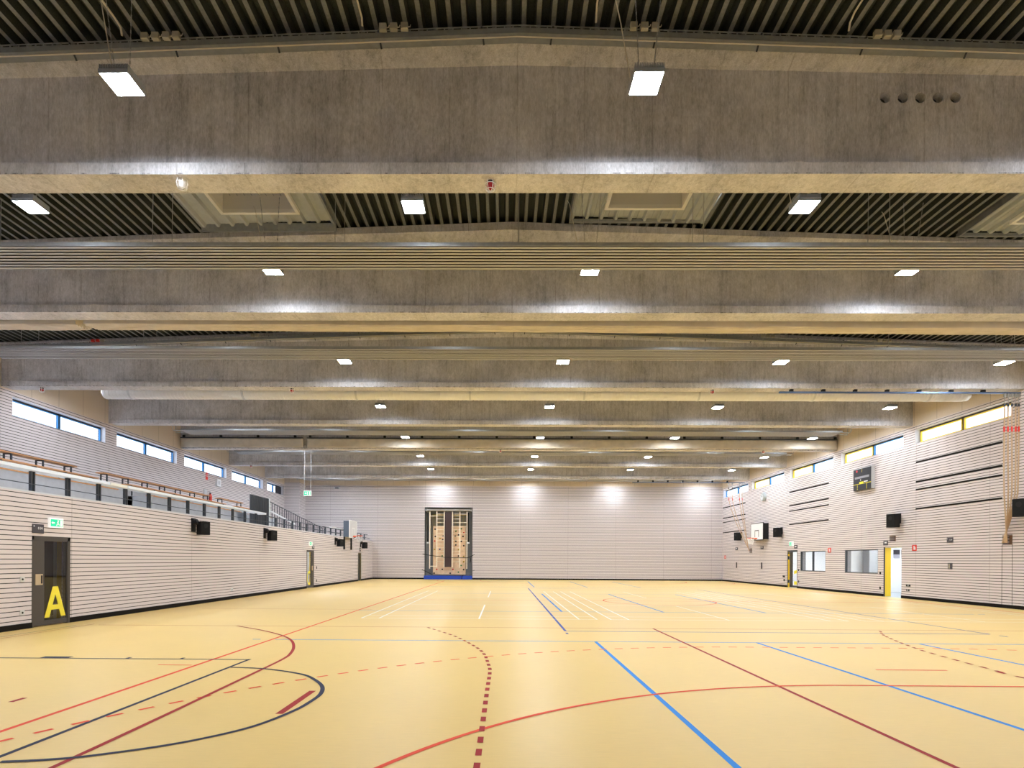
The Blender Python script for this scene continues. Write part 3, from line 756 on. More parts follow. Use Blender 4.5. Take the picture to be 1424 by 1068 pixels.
# ------------------------------------------------------------------ doors of the tribune wall
def letter_A(mb, y0, y1, z0, z1, x0, x1, w):
    yc = (y0 + y1) / 2; zi = z1 - w * 1.25
    for sg, yb in ((1, y0), (-1, y1)):
        mb.prism([(yb, z0), (yb + sg * w, z0), (yc, zi), (yc, z1), (yc - sg * w * .55, z1)], 'x', x0, x1)
    def inner(z): return y0 + w + (yc - y0 - w) * (z - z0) / (zi - z0)
    za, zb = z0 + (z1 - z0) * .24, z0 + (z1 - z0) * .40
    mb.prism([(inner(za), za), (2 * yc - inner(za), za), (2 * yc - inner(zb), zb), (inner(zb), zb)], 'x', x0, x1)
def tribune_door(name, h, stile_near, letter):
    y0, y1, z0, z1 = h; d = snode(name); X = XL
    f = MB().box(X - .12, X + .004, y0, y0 + .05, 0, z1).box(X - .12, X + .004, y1 - .08, y1, 0, z1).box(X - .12, X + .004, y0, y1, z1 - .09, z1)
    f.build('door_frame', BROWNF, d)
    ga, gb = (y0 + .35, y1 - .10) if stile_near else (y0 + .12, y1 - .38)
    l = MB().box(X - .06, X - .006, y0 + .05, ga, .02, z1 - .09).box(X - .06, X - .006, gb, y1 - .08, .02, z1 - .09).box(X - .06, X - .006, ga, gb, .02, .13).box(X - .06, X - .006, ga, gb, z1 - .11, z1 - .09)
    leaf = l.build('door_leaf', BROWNF, d)
    MB().box(X - .022, X - .016, ga, gb, .13, z1 - .11).build('glass_pane', GLASSD if letter == 'A' else GLASS, d)
    hy = (y0 + .05 + ga) / 2 if stile_near else (gb + y1 - .08) / 2
    hp = MB().box(X - .006, X + .004, hy - .10, hy + .10, .92, 1.16).build('handle_plate', BEIGEP, d)
    MB().box(X + .0045, X + .008, hy + .045, hy + .085, .95, 1.13).build('handle_recess', BLACK, d)
    lm = MB()
    if letter == 'A': letter_A(lm, ga + .02, gb - .02, .18, .87, X - .0155, X - .0125, .14)
    if letter == 'C':
        yc, zc = (ga + gb) / 2, .53
        prev = None; R1, R2 = .26, .37
        pts = []
        for k in range(25):
            a = math.radians(50 + 260 * k / 24)
            pts.append((math.cos(a), math.sin(a)))
        for (c0, s0), (c1, s1) in zip(pts, pts[1:]):
            lm.prism([(yc + c0 * R1 * .82, zc + s0 * R1), (yc + c0 * R2 * .82, zc + s0 * R2), (yc + c1 * R2 * .82, zc + s1 * R2), (yc + c1 * R1 * .82, zc + s1 * R1)], 'x', X - .0155, X - .0125)
    if letter: lm.build('letter', YELL, d)
    return d
tribune_door('door_1', DA, True, 'A')
tribune_door('door_2', DC, False, 'C')
d = snode('door_3')
y0, y1, _, z1 = D3
MB().box(XL - .15, XL + .004, y0, y0 + .10, 0, z1).box(XL - .15, XL + .004, y1 - .06, y1, 0, z1).box(XL - .15, XL + .004, y0, y1, z1 - .06, z1).build('door_frame', M('olive_frame', (.16, .13, .06), .5), d)
MB().box(XL - .14, XL - .10, y0 + .1, y1 - .06, 0, z1 - .06).build('door_leaf', DARK, d)

# corridors behind the two glazed tribune doors
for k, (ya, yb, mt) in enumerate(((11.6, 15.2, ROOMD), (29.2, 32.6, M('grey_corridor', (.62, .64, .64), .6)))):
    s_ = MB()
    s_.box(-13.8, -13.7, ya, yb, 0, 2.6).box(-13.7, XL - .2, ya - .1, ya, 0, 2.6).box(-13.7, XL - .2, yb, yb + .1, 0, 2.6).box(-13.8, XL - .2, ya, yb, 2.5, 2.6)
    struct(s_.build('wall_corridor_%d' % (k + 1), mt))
yj = MB().box(XL - .52, XL - .39, 13.85, 13.92, 0, 2.2)
struct(yj.build('trim_3', M('ochre_jamb', (.62, .42, .04), .5)))
struct(MB().box(XL - .60, XL - .525, 13.85, 13.90, 0, 2.2).box(-13.69, -13.6, 11.7, 15.1, 2.0, 2.5).box(-13.6, XL - .2, 15.0, 15.19, 2.02, 2.5).build('trim_4', M('grey_lintel', (.33, .36, .37), .5)))
struct(MB().box(XL - .42, XL - .30, 31.7, 31.75, 0, 2.05).build('trim_5', YEL))
struct(MB().box(-13.69, XL - .2, 11.61, 15.19, .002, .006).box(-13.69, XL - .2, 29.3, 32.5, .002, .006).build('floor_corridor', M('corridor_floor', (.20, .18, .15), .4)))

# ------------------------------------------------------------------ service rooms behind the window wall
X0, X1 = XR + .30, 20.6
for nm_, bx_ in (('wall_service_outer', (X1, X1 + .1, 23.0, 36.5, 0, 2.9)), ('wall_service_near', (X0, X1, 22.9, 23.0, 0, 2.9)), ('wall_service_far', (X0, X1, 36.5, 36.6, 0, 2.9)),
                 ('ceiling_service_rooms', (X0, X1 + .1, 22.9, 36.6, 2.71, 2.9)), ('wall_service_partition', (X0, X1, 29.7, 29.8, 0, 2.7))):
    struct(MB().box(*bx_).build(nm_, ROOMW))
struct(MB().box(X0 - .3, X1, 23.0, 36.5, -.02, .003).build('floor_service_rooms', ROOMF))
lp0 = thing('room_lamp', 'lit ceiling lamp in the service room behind the open yellow doorway', 'lamp', (18.6, 25.0, 2.66), 0, 'service room lamps')
RLED = M('room_lamp_lit', (.9, .9, .9), .4, emit=((1, 1, .98), 9.5))
MB().box(-.4, .4, -.4, .4, 0, .04).build('housing', WHITE, lp0); MB().box(-.37, .37, -.37, .37, -.01, 0).build('diffuser', RLED, lp0)
dup(lp0, (18.9, 27.9, 2.66), 'lit ceiling lamp in the service room behind the larger low window')
dup(lp0, (18.9, 31.9, 2.66), 'lit ceiling lamp in the service room behind the smaller low window')
dup(lp0, (18.6, 34.4, 2.66), 'lit ceiling lamp in the passage behind the striped doorway')
# cupboard and grey cabinet seen through the big window
t = thing('grey_cabinet', 'tall grey cabinet standing behind the larger low window', 'cabinet', (18.58, 29.42, 0.003), 0)
MB().box(-.36, .36, -.25, .25, 0, 2.15).build('body', M('cabinet_grey', (.36, .39, .42), .5), t, bevel=.01)
for k_, (xa, xb) in enumerate(((-.35, -.005), (.005, .35))): MB().box(xa, xb, -.27, -.25, .05, 2.11).build('door', M('cabinet_door_grey', (.40, .43, .46), .5), t)
dup(lp0, (-12.2, 31.0, 2.44), 'added unseen lamp brightening the corridor behind the far glazed tribune door')  # unseen lamp added to light this corridor
def low_window(name, h, mull):
    y0, y1, z0, z1 = h; w = snode(name); X = XR
    m = MB(); a, b = X + .02, X + .10
    m.box(a, b, y0, y1, z0, z0 + .04).box(a, b, y0, y1, z1 - .05, z1).box(a, b, y0, y0 + .05, z0, z1).box(a, b, y1 - .06, y1, z0, z1)
    for mm in mull: m.box(a, b, mm - .04, mm + .04, z0, z1)
    m.build('window_frame', DARK, w)
    MB().box(X + .002, X + .30, y1 - .012, y1 - .002, z0, z1).box(X + .002, X + .30, y0 + .002, y0 + .012, z0, z1).box(X + .002, X + .3, y0 + .012, y1 - .012, z0, z0 + .012).box(X + .002, X + .3, y0 + .012, y1 - .012, z1 - .012, z1).build('reveal_lining', M('reveal_grey_' + name, (.26, .27, .29), .5), w)
    MB().box(X + .055, X + .061, y0 + .05, y1 - .06, z0 + .04, z1 - .05).build('pane', GLASS, w)
low_window('window_11', RW1, [])
low_window('window_12', RW2, [31.99])
nb0 = thing('notice_panel', 'dark notice panel on the white wall inside the open yellow doorway, the wider visible one', 'notice', (19.94, 29.699, 1.94), 0, 'notice panels')
MB().box(-.16, .16, -.012, 0, -.02, .21).build('dark_sheet', SIGND, nb0); MB().box(-.16, .16, -.012, 0, -.21, -.02).build('grey_sheet', M('lavender_grey', (.45, .45, .55), .5), nb0)
dup(nb0, (20.34, 29.699, 1.94), 'dark notice panel on the white wall inside the yellow doorway, half hidden by the frame')
# doorways
d = snode('door_4'); y0, y1, _, z1 = RD1
MB().box(XR + .02, XR + .30, y1 - .03, y1 - .002, 0, z1).build('yellow_jamb', YEL, d)
MB().box(XR - .006, XR + .03, y1 - .05, y1 - .001, 0, z1).box(XR + .02, XR + .3, y0 + .002, y0 + .03, 0, z1).build('door_frame', DARK, d)
MB().box(XR + .02, XR + .30, y0 + .03, y1 - .03, z1 - .03, z1 - .002).build('head_jamb', M('cream_head', (.7, .68, .5), .5), d)
d = snode('door_5'); y0, y1, _, z1 = RD2
MB().box(XR + .0, XR + .10, y1 - .06, y1 - .002, 0, z1).box(XR + .0, XR + .1, y0 + .002, y0 + .06, 0, z1).box(XR, XR + .1, y0 + .06, y1 - .06, z1 - .10, z1 - .002).build('door_frame', DARK, d)
for za, zb in ((0, .26), (.45, 1.65), (1.85, 2.0), (2.06, 2.16)): MB().box(XR + .01, XR + .09, y1 - .10, y1 - .0605, za, zb).build('yellow_jamb', YEL, d)
MB().box(XR + .1, XR + .16, y0 + .25, y1 - .1, .03, .13).box(XR + .1, XR + .16, y1 - .35, y1 - .1, .03, z1 - .1).box(XR + .10, XR + .16, y0 + .1, y0 + .25, .03, z1 - .1).build('door_leaf', BROWNF, d)
MB().box(XR + .125, XR + .131, y0 + .25, y1 - .35, .13, z1 - .12).build('glass_pane', GLASS, d)
MB().box(XR + .120, XR + .124, y0 + .28, y0 + .62, .18, .38).prism([(y0 + .28, .86), (y0 + .62, .80), (y0 + .62, .98), (y0 + .28, 1.04)], 'x', XR + .120, XR + .124).build('letter', YELL, d)

# dark strips colouring in the shade of long slots in the window wall
k = 10
for ya, yb in ((19.87, 24.0), (30.4, 34.57), (40.83, 45.0)):
    for z in (5.626, 4.826, 4.50, 3.715):
        tr = MB().box(XR - .014, XR + .001, ya, yb, z - .033, z + .033).build('trim_%d' % k, BASEB); struct(tr); k += 1
# rope closet door joints
for za, y in ((0.12, 19.47), (0.12, 19.87)):
    struct(MB().box(XR - .004, XR + .001, y - .006, y + .006, .12, 2.14).build('trim_%d' % k, BASEB)); k += 1

# ------------------------------------------------------------------ loudspeakers
def speaker(x, y, z, d, rz, size, label):
    w, h, dp = size
    y, z = on_wall(x, y, z)
    t = thing('loudspeaker', label, 'loudspeaker', (x, y, z), 0, 'black wall loudspeakers')
    MB().box(min(.002 * d, .04 * d), max(.002 * d, .04 * d), -.11, .11, -.10, .34).tube([(.03 * d, 0, .20), (.16 * d, 0, .24)], [.10, .08], 14).build('wall_bracket', BLACK, t)
    arm = MB().bar((.03 * d, 0, .16), (.16 * d, 0.02, .14), .05)
    arm.build('swivel_arm', BLACK, t)
    c = Vector((.24 * d + dp * .1 * d, (.0 if d < 0 else .16), .02))
    rot = Matrix.Rotation(rz, 3, 'Z')
    cab = MB().obox(c, (dp, w, h), rot).build('cabinet', BLACK, t, bevel=.012)
    f = rot @ Vector((dp / 2 * d, 0, 0))
    MB().obox(c + f * 1.01, (.012, w * .9, h * .9), rot).build('front_grille', M('grille_black', (.009, .009, .010), .7, spec=.2), t)
    MB().tube([c + f * 1.04 + rot @ Vector((0, 0, h * .18)), c + f * 1.07 + rot @ Vector((0, 0, h * .18))], w * .22, 16).build('cone', BLACK, t)
ls = (.32, .44, .26); rs = (.40, .58, .30)
for y, lab in ((19.15, 'black loudspeaker on the tribune front, the one nearest the lettered door'), (24.85, 'black loudspeaker on the tribune front, before the glazed far door'), (35.2, 'black loudspeaker on the tribune front, just before the basketball hoop'), (41.4, 'black loudspeaker on the tribune front, above the narrow dark door')):
    speaker(XL, y, 2.50, 1, -.5, ls, lab)
for y, lab in ((18.62, 'large black loudspeaker on the window wall beside the climbing ropes'), (24.88, 'large black loudspeaker on the window wall above the open yellow doorway'), (35.5, 'black loudspeaker on the window wall, near side of the hoop'), (41.6, 'black loudspeaker on the window wall behind the far ropes')):
    speaker(XR, y, 3.30, -1, .25, rs, lab)

# ------------------------------------------------------------------ signs, switches, sockets
def text(body, size, mat, parent, loc, rot, name='lettering'):
    cu = bpy.data.curves.new(name, 'FONT'); cu.body = body; cu.size = size; cu.align_x = 'CENTER'; cu.align_y = 'CENTER'; cu.extrude = .0008
    tmp = bpy.data.objects.new('tmp', cu); C.objects.link(tmp); me = bpy.data.meshes.new_from_object(tmp.evaluated_get(bpy.context.evaluated_depsgraph_get()))
    bpy.data.objects.remove(tmp); me.materials.clear(); me.materials.append(mat); o = bpy.data.objects.new(name, me); C.objects.link(o); o.parent = parent; o.location = loc; o.rotation_euler = rot
    return o
RTL = (PI / 2, 0, PI / 2)      # text readable facing +x
RTR = (PI / 2, 0, -PI / 2)     # text readable facing -x
def door_plate(x, y, z, d, body, label, w=.30, h=.20):
    s = plate('door_number_plate', label, 'door plate', x, y, z, w, h, SIGND, d, 'dark door plates')
    if body: text(body, .075, WHITE, s, (.0215 * d, .05 * d, .01), RTL if d > 0 else RTR)
    else: MB().box(min(.021 * d, .023 * d), max(.021 * d, .023 * d), -.09, .06, -.01, .05).build('white_mark', WHITE, s)
    MB().box(min(.021 * d, .023 * d), max(.021 * d, .023 * d), -.12 * d - .015, -.12 * d + .015, .04, .07).build('small_mark', GREYW, s)
door_plate(XL, 12.82, 2.155, 1, '0.34', 'dark number plate above the door with the large yellow A')
door_plate(XL, 31.14, 2.15, 1, None, 'dark number plate above the far glazed tribune door', .34, .2)
door_plate(XL, 41.3, 2.2, 1, None, 'small dark plate above the narrow dark far door', .34, .25)
door_plate(XR, 22.01, 2.385, -1, '0.39', 'dark number plate alone on the boarding next to the ropes')
door_plate(XR, 25.76, 2.38, -1, None, 'dark number plate above the open yellow doorway')
door_plate(XR, 33.76, 2.39, -1, None, 'dark number plate above the striped doorway', .34, .2)
door_plate(XR, 38.2, 2.45, -1, None, 'small dark plate under the hoop on the window wall', .4, .2)
door_plate(XR, 42.4, 2.45, -1, None, 'small dark plate under the far loudspeaker of the window wall', .4, .2)
def exit_sign(x, y, z, d, label, w=.40, h=.22):
    y, z = on_wall(x, y, z)
    s = thing('exit_sign', label, 'exit sign', (x, y, z), 0, 'green exit signs')
    def bx(mb, t0, t1, a, b, c, e): mb.box(min(t0 * d, t1 * d), max(t0 * d, t1 * d), a, b, c, e); return mb
    bx(MB(), .002, .05, -w / 2, w / 2, -h / 2, h / 2).build('casing', SIGNW, s)
    g = MB(); bx(g, .0505, .053, -w * .44, w * .44, -h * .36, h * .36); g.build('green_field', GREEN, s)
    a = MB()
    # running figure, arrow and doorway in white, readable from the hall
    def q(u, v): return (u * d, v)
    def poly(pts): a.prism([(u * d * w, v * h) for u, v in pts], 'x', .0532 * d, .0545 * d)
    poly([(-.02, .02), (.06, .12), (.02, .30), (.14, .20), (.10, -.02)])          # arrow-like runner body
    poly([(.10, .30), (.16, .30), (.16, .22), (.10, .22)])                          # head
    poly([(-.06, -.28), (.02, -.05), (.08, -.08), (.0, -.30)])
    poly([(.08, -.05), (.16, -.26), (.20, -.22), (.12, 0)])
    poly([(.24, -.32), (.40, -.32), (.40, .32), (.24, .32)])                        # door
    poly([(-.40, .0), (-.28, .16), (-.28, .06), (-.14, .06), (-.14, -.06), (-.28, -.06), (-.28, -.16)])
    a.build('white_symbols', SIGNW, s)
    return s
exit_sign(XL, 13.30, 2.31, 1, 'green exit sign above the door with the large yellow A')
exit_sign(XL, 30.68, 2.33, 1, 'green exit sign above the far glazed tribune door', .46)
exit_sign(XR, 34.25, 2.58, -1, 'green exit sign above the striped doorway', .46, .26)
s = thing('exit_sign', 'green exit sign hanging on two thin wires above the tribune edge', 'exit sign', (-10.55, 31.1, 5.05), 0, 'green exit signs')
MB().box(-.20, .20, -.03, .03, -.14, .14).build('casing', SIGNW, s)
MB().box(-.18, .18, -.034, -.0305, -.10, .10).build('green_field', GREEN, s)
MB().box(-.02, .03, -.037, -.0345, -.08, .08).prism([(-.15, 0), (-.09, .06), (-.09, .02), (-.04, .02), (-.04, -.02), (-.09, -.02), (-.09, -.06)], 'y', -.037, -.0345).box(.09, .15, -.037, -.0345, -.09, .09).build('white_symbols', SIGNW, s)
for sx in (-.17, .17): MB().tube([(sx, 0, .14), (sx, 0, zdeck(-10.55 + sx) - 5.062)], .011, 6).build('suspension_wire', GREYW, s)

def socket(x, y, z, d, label, mat=None, w=.085, h=.09):
    s = plate('wall_socket', label, 'socket', x, y, z, w, h, mat or ALU, d, 'small wall sockets', t=.012)
    MB().tube([(.012 * d, 0, 0), (.016 * d, 0, 0)], .022, 12).build('socket_hole', BLACK, s)
socket(XL, 12.42, 1.06, 1, 'square metal switch near the door with the yellow A, upper one', w=.11, h=.11)
socket(XL, 12.42, .35, 1, 'square metal socket low beside the door with the yellow A', w=.11, h=.11)
socket(XL, 21.9, .36, 1, 'small socket low on the tribune front between two loudspeakers', w=.16, h=.12)
socket(XL, 31.75, 1.06, 1, 'small dark switch beside the far glazed tribune door', BLACK, .1, .14)
socket(XL, 31.75, .35, 1, 'small dark socket low beside the far glazed tribune door', BLACK, .1, .14)
for y, z, lab in ((24.30, .55, 'upper double socket beside the open yellow doorway'), (24.32, .35, 'lower double socket beside the open yellow doorway')):
    s = plate('wall_socket', lab, 'socket', XR, y, z, .26 if z > .5 else .18, .09, BLACK, -1, 'small wall sockets', t=.012)
    MB().box(-.015, -.0121, -.02, .02, -.03, .03).build('socket_face', GREYW, s)
socket(XR, 26.13, 1.03, -1, 'dark switch between the larger low window and the yellow doorway', BLACK, .1, .12)
socket(XR, 26.13, .36, -1, 'dark socket low between the larger low window and the yellow doorway', BLACK, .1, .12)
socket(XR, 33.42, 1.05, -1, 'dark switch between the striped doorway and the smaller low window', BLACK, .1, .12)
socket(XR, 33.42, .38, -1, 'dark socket low between the striped doorway and the smaller low window', BLACK, .1, .12)
socket(XR, 35.2, .62, -1, 'upper dark socket on the far side of the striped doorway', BLACK, .28, .12)
socket(XR, 35.15, .40, -1, 'lower dark socket on the far side of the striped doorway', BLACK, .16, .12)
s = plate('control_panel', 'small dark control panel below the lone number plate', 'control panel', XR, 22.0, 1.39, .20, .24, SIGND, -1)
MB().box(-.024, -.0201, .0, .07, -.09, .09).build('display', M('panel_display', (.35, .33, .25), .4), s)
for y, lab in ((38.25, 'narrow dark wall slot below the plate under the hoop'), (42.4, 'narrow dark wall slot below the far loudspeaker')):
    s = plate('wall_slot', lab, 'wall slot', XR, y, 1.25, .16, .40, BLACK, -1, 'narrow wall slots'); MB().box(-.023, -.0201, -.05, .05, -.15, .15).build('slot_cover', SIGND, s)
for y, z, w, lab in ((23.94, 2.13, .24, 'red and white fire sign near the open yellow doorway'), (30.24, 2.14, .26, 'red and white fire sign between the two low windows'), (44.6, 1.85, .3, 'red and white fire sign at the far corner of the window wall')):
    s = plate('fire_sign', lab, 'sign', XR, y, z, w, .24, REDP, -1, 'red fire signs')
    MB().box(-.024, -.0201, -.03, .03, -.08, .08).box(-.024, -.0201, -.08, -.05, -.08, .04).build('white_symbol', WHITE, s)

# ------------------------------------------------------------------ scoreboard and wall clock
t = thing('scoreboard', 'black scoreboard with yellow lines high on the window wall', 'scoreboard', (XR, 27.34, 5.41))
MB().box(-.16, -.002, -.68, .68, -.50, .50).build('casing', M('scoreboard_case', (.022, .024, .034), .45), t, bevel=.01)
MB().box(-.161, -.002, -.70, -.68, -.51, .51).box(-.15, -.002, -.72, .70, .50, .52).build('side_trim', ALU, t)
MB().box(-.166, -.1605, -.52, .55, .04, .14).build('display_strip', LCH, t)
MB().box(-.166, -.1605, -.66, .67, -.225, -.20).box(-.166, -.1605, -.10, .20, -.20, -.12).box(-.166, -.1605, -.36, -.34, -.49, -.225).build('yellow_line', YELL, t)
m = MB()
for zz in (.33, .38, .43): m.box(-.166, -.1605, .0, .03, zz, zz + .025)
for zz in (-.27, -.33, -.39, -.46): m.box(-.166, -.1605, .33, .37, zz, zz + .03)
m.build('yellow_digit', YELL, t)
MB().box(-.166, -.1605, -.42, -.14, -.16, -.11).box(-.166, -.1605, .09, .13, -.07, -.0).build('white_digit', WHITE, t)
MB().tube([(-.1605, .40, .40), (-.167, .40, .40)], .055, 16).build('red_lamp', M('scoreboard_red', (.6, .05, .06), .4), t)
t = thing('wall_clock', 'grey guarded clock on the window wall above the hoop', 'clock', (XR, 37.82, 5.70))
MB().tube([(-.002, 0, 0), (-.16, 0, 0), (-.20, 0, 0)], [.26, .26, .22], 24).build('casing', M('clock_grey', (.40, .45, .47), .5), t, smooth=True)
MB().tube([(-.201, 0, 0), (-.206, 0, 0)], .18, 24).build('dial', GREYW, t)
MB().bar((-.209, 0, 0), (-.209, .02, .13), .012).bar((-.209, 0, 0), (-.209, -.08, .04), .012).build('hands', BLACK, t)
MB().box(-.12, -.002, -.04, .04, .24, .34).build('bracket', ALU, t)

# ------------------------------------------------------------------ basketball hoops (d = direction into the hall)
def hoop(x, y, d, off, label, wall_frame):
    y, _z = on_wall(x, y, 3.0)
    t = thing('basketball_hoop', label, 'basketball hoop', (x, y, 0), 0, 'basketball hoops')
    def bx(mb, a, b, *r): mb.box(min(a * d, b * d), max(a * d, b * d), *r); return mb
    brd = bx(MB(), off - .03, off, -.90, .90, 2.95, 4.00).build('backboard', WHITE if not wall_frame else M('board_grey', (.62, .64, .67), .5), t)
    e = MB()
    bx(e, off - .04, off + .004, -.93, -.90, 2.93, 4.02); bx(e, off - .04, off + .004, .90, .93, 2.93, 4.02); bx(e, off - .04, off + .004, -.9, .9, 2.90, 2.95); bx(e, off - .04, off + .004, -.9, .9, 4.0, 4.03)
    e.build('board_edge', BLACK if not wall_frame else WHITE, t)
    sq = MB()
    bx(sq, off + .001, off + .005, -.30, -.25, 3.12, 3.57); bx(sq, off + .001, off + .005, .25, .30, 3.12, 3.57); bx(sq, off + .001, off + .005, -.3, .3, 3.52, 3.57)
    sq.build('aiming_square', BLACK if not wall_frame else WHITE, t)
    ca = MB()
    bx(ca, .004, off - .04, -.92, -.86, 2.95, 3.98); bx(ca, .004, off - .04, .86, .92, 2.95, 3.98); bx(ca, .004, off - .04, -.86, .86, 3.90, 3.96); bx(ca, .004, off - .04, -.86, .86, 2.96, 3.02)
    ca.build('wall_frame', BLACK if not wall_frame else M('frame_blue_grey', (.09, .12, .17), .5), t)
    if wall_frame:
        for s in (-.85, .85): bx(MB(), .003, .09, s - .06, s + .06, 2.15, 3.6).build('upright', BLACK, t)
    c = (d * (off + .38), 0, 3.05)
    MB().ring(c, (0, 0, 1), .225, .014, 28, 8).build('rim', ORANGE, t, smooth=True)
    b = MB(); bx(b, off, off + .17, -.07, .07, 2.98, 3.06); b.build('rim_plate', ORANGE, t)
    MB().bar((d * off, 0, 2.90), (d * (off + .30), 0, 3.03), .04).build('rim_strut', BLACK, t)
    nt = MB(); m = 12
    for k in range(m):
        a0 = 2 * PI * k / m
        for s in (1, -1):
            pts = []
            for j in range(5):
                f = j / 4; r = .215 - .10 * f; a = a0 + s * f * PI / m * 2
                pts.append((c[0] + math.cos(a) * r, c[1] + math.sin(a) * r, 3.04 - .40 * f))
            nt.tube(pts, .008, 4, cap=False)
    nt.build('net', NET, t)
hoop(XR, 38.2, -1, .36, 'white basketball backboard with orange rim on the window wall', False)
hoop(XL, 37.9, 1, .40, 'grey basketball backboard with orange rim on the tribune front', True)

# ------------------------------------------------------------------ climbing ropes and tracks
def rope_set(y, xs, zt, foot, label_t, label_r, x0, nh, rec):
    t = thing('rope_track', label_t, 'track', (0, y, zt), 0, 'climbing rope tracks')
    MB().box(x0, XR - .06, -.03, .03, -.05, 0).build('rail', TRACKB, t)
    m = MB()
    for k in range(nh):
        xx = x0 + .4 + k * 1.04
        if xx < XR - .4: m.box(xx - .05, xx + .05, -.05, .05, 0, ZB - zt)
    m.build('rail_clamp', BLACK, t)
    for k, x in enumerate(xs):
        r = thing('climbing_rope', label_r % ORD[k + 1], 'rope', (x, y, zt - .05), 0, 'gathered climbing ropes')
        fx, fy, fz = foot[0] + .02 * k, foot[1] + (k - 2) * .06, foot[2]
        H = zt - .05 - fz
        pts = []
        for j in range(13):
            f = j / 12; g = max(0, (f - rec) / (1 - rec)) ** 1.3
            pts.append(((fx - x) * g, (fy - y) * g + .03 * math.sin(f * 5 + k) * f, -H * f - .0))
        MB().tube([Vector((0, 0, -.30)) if i == 0 else Vector(p) for i, p in enumerate(pts)], .022, 8).build('rope', ROPE, r, smooth=True)
        MB().box(-.03, .03, -.03, .03, -.10, 0).tube([(0, 0, -.10), (0, 0, -.32)], .012, 6).build('trolley', STEEL, r)
        MB().tube([(0, 0, -.32), (0, 0, -.42)], .03, 8).build('ferrule', DARK, r)
        p = pts[3]
        MB().tube([(p[0], p[1], p[2] - .03), (p[0], p[1], p[2] + .14)], .027, 8).build('red_mark', REDP, r)
rope_set(19.15, [16.34, 16.46, 16.58, 16.70, 16.80], 7.10, (XR - .14, 19.66, 2.2), 'blue steel rope track under the third beam by the window wall', 'climbing rope gathered beside the large loudspeaker, %s of five', 9.0, 8, .66)
rope_set(40.9, [15.75, 16.0, 16.50, 16.68], 7.06, (XR - .12, 40.0, 2.25), 'blue steel rope track under the last beam by the window wall', 'far climbing rope gathered behind the hoop, %s of four', 9.0, 8, .22)

# ------------------------------------------------------------------ climbing niche in the end wall
YN = YB
for nm_, bx_ in (('wall_niche_left', (NX0 - .05, NX0, YN + .30, YN + 1.0, 0, NZ + .05)), ('wall_niche_right', (NX1, NX1 + .05, YN + .30, YN + 1.0, 0, NZ + .05)),
                 ('ceiling_niche', (NX0, NX1, YN + .3, YN + 1.0, NZ, NZ + .05)), ('wall_niche_back', (NX0 - .05, NX1 + .05, YN + 1.0, YN + 1.05, 0, NZ + .05))):
    struct(MB().box(*bx_).build(nm_, GREYD))
for k_, bx_ in enumerate(((NX0, NX0 + .03, YN - .008, YN + .30, 0, NZ), (NX1 - .03, NX1, YN - .008, YN + .30, 0, NZ), (NX0 + .03, NX1 - .03, YN - .008, YN + .30, NZ - .05, NZ))):
    struct(MB().box(*bx_).build('trim_%d' % (70 + k_), DARK))
struct(MB().box(NX0 - .05, NX1 + .05, YN, YN + 1.0, -.05, 0.0).build('floor_niche', GREYD))
t = thing('climbing_wall', 'plywood climbing board with coloured holds inside the niche', 'climbing wall', (NX0, YN + .30, 0))
K = .00604
def nx(px): return (px - 103) * K
def nz(py): return (1028 - py) * .00602
MB().box(nx(200), nx(625), .30, .34, nz(968), nz(335)).build('climbing_board', PLY, t)
hm = {'r': REDP, 'b': M('hold_blue', (.05, .08, .3), .5), 'k': BLACK, 'g': M('hold_green', (.08, .25, .08), .5), 'o': M('hold_ochre', (.55, .38, .04), .5)}
holds = [(222, 530, 'r'), (225, 375, 'k'), (228, 470, 'k'), (220, 640, 'o'), (288, 638, 'b'), (325, 510, 'k'), (290, 495, 'o'), (320, 725, 'g'), (250, 900, 'r'), (322, 900, 'k'), (215, 950, 'k'), (425, 950, 'k'),
         (460, 900, 'r'), (600, 902, 'k'), (532, 935, 'g'), (568, 848, 'g'), (600, 590, 'k'), (568, 533, 'k'), (532, 448, 'k'), (568, 368, 'g'), (600, 420, 'r'), (497, 400, 'g'), (497, 533, 'k'), (497, 580, 'k'), (600, 730, 'o'), (533, 725, 'k'), (600, 800, 'o'), (533, 640, 'o'), (590, 468, 'k'), (488, 465, 'k'), (248, 800, 'o'), (330, 465, 'k')]
for px, py, c in holds:
    MB().tube([(nx(px), .30, nz(py)), (nx(px), .25, nz(py)), (nx(px) + .01, .225, nz(py))], [.065, .06, .02], 8).build('climbing_hold', hm[c], t, smooth=True)
t = thing('wall_bars', 'pale wooden ladder frames folded inside the niche on both sides', 'wall bars', (NX0, YN + .20, 0))
for px, a, b in ((165, 150, 890), (255, 150, 870), (352, 150, 872), (458, 150, 872), (553, 150, 880), (645, 150, 890)):
    MB().box(nx(px) - .035, nx(px) + .035, -.03, .03, nz(b), nz(a)).build('upright', WOODL, t)
for py in (182, 205, 245, 292, 340, 385, 430, 475, 522, 570, 620, 665, 705, 750, 800): 
    MB().tube([(nx(255), 0, nz(py)), (nx(352), 0, nz(py))], .018, 8).build('rung', WOODL, t, smooth=True)
    MB().tube([(nx(458), 0, nz(py)), (nx(645 if py % 2 == 0 and py < 560 else 553), 0, nz(py))], .018, 8).build('rung', WOODL, t, smooth=True)
for py in (208, 860): MB().tube([(nx(165), 0, nz(py)), (nx(255), 0, nz(py))], .028, 8).build('rung', WOODL, t, smooth=True)
tag(MB().box(nx(358), nx(446), 0, .07, 0, nz(160) - nz(870)).build('long_mat', MATB, bevel=.01, loc=(NX0, YN + .12, nz(870))), 'dark brown upright long mat in the middle of the niche', 'mat')
t = thing('yellow_net', 'yellow climbing net behind the ladder frames in the niche', 'net', (NX0, YN + .55, 0))
m = MB()
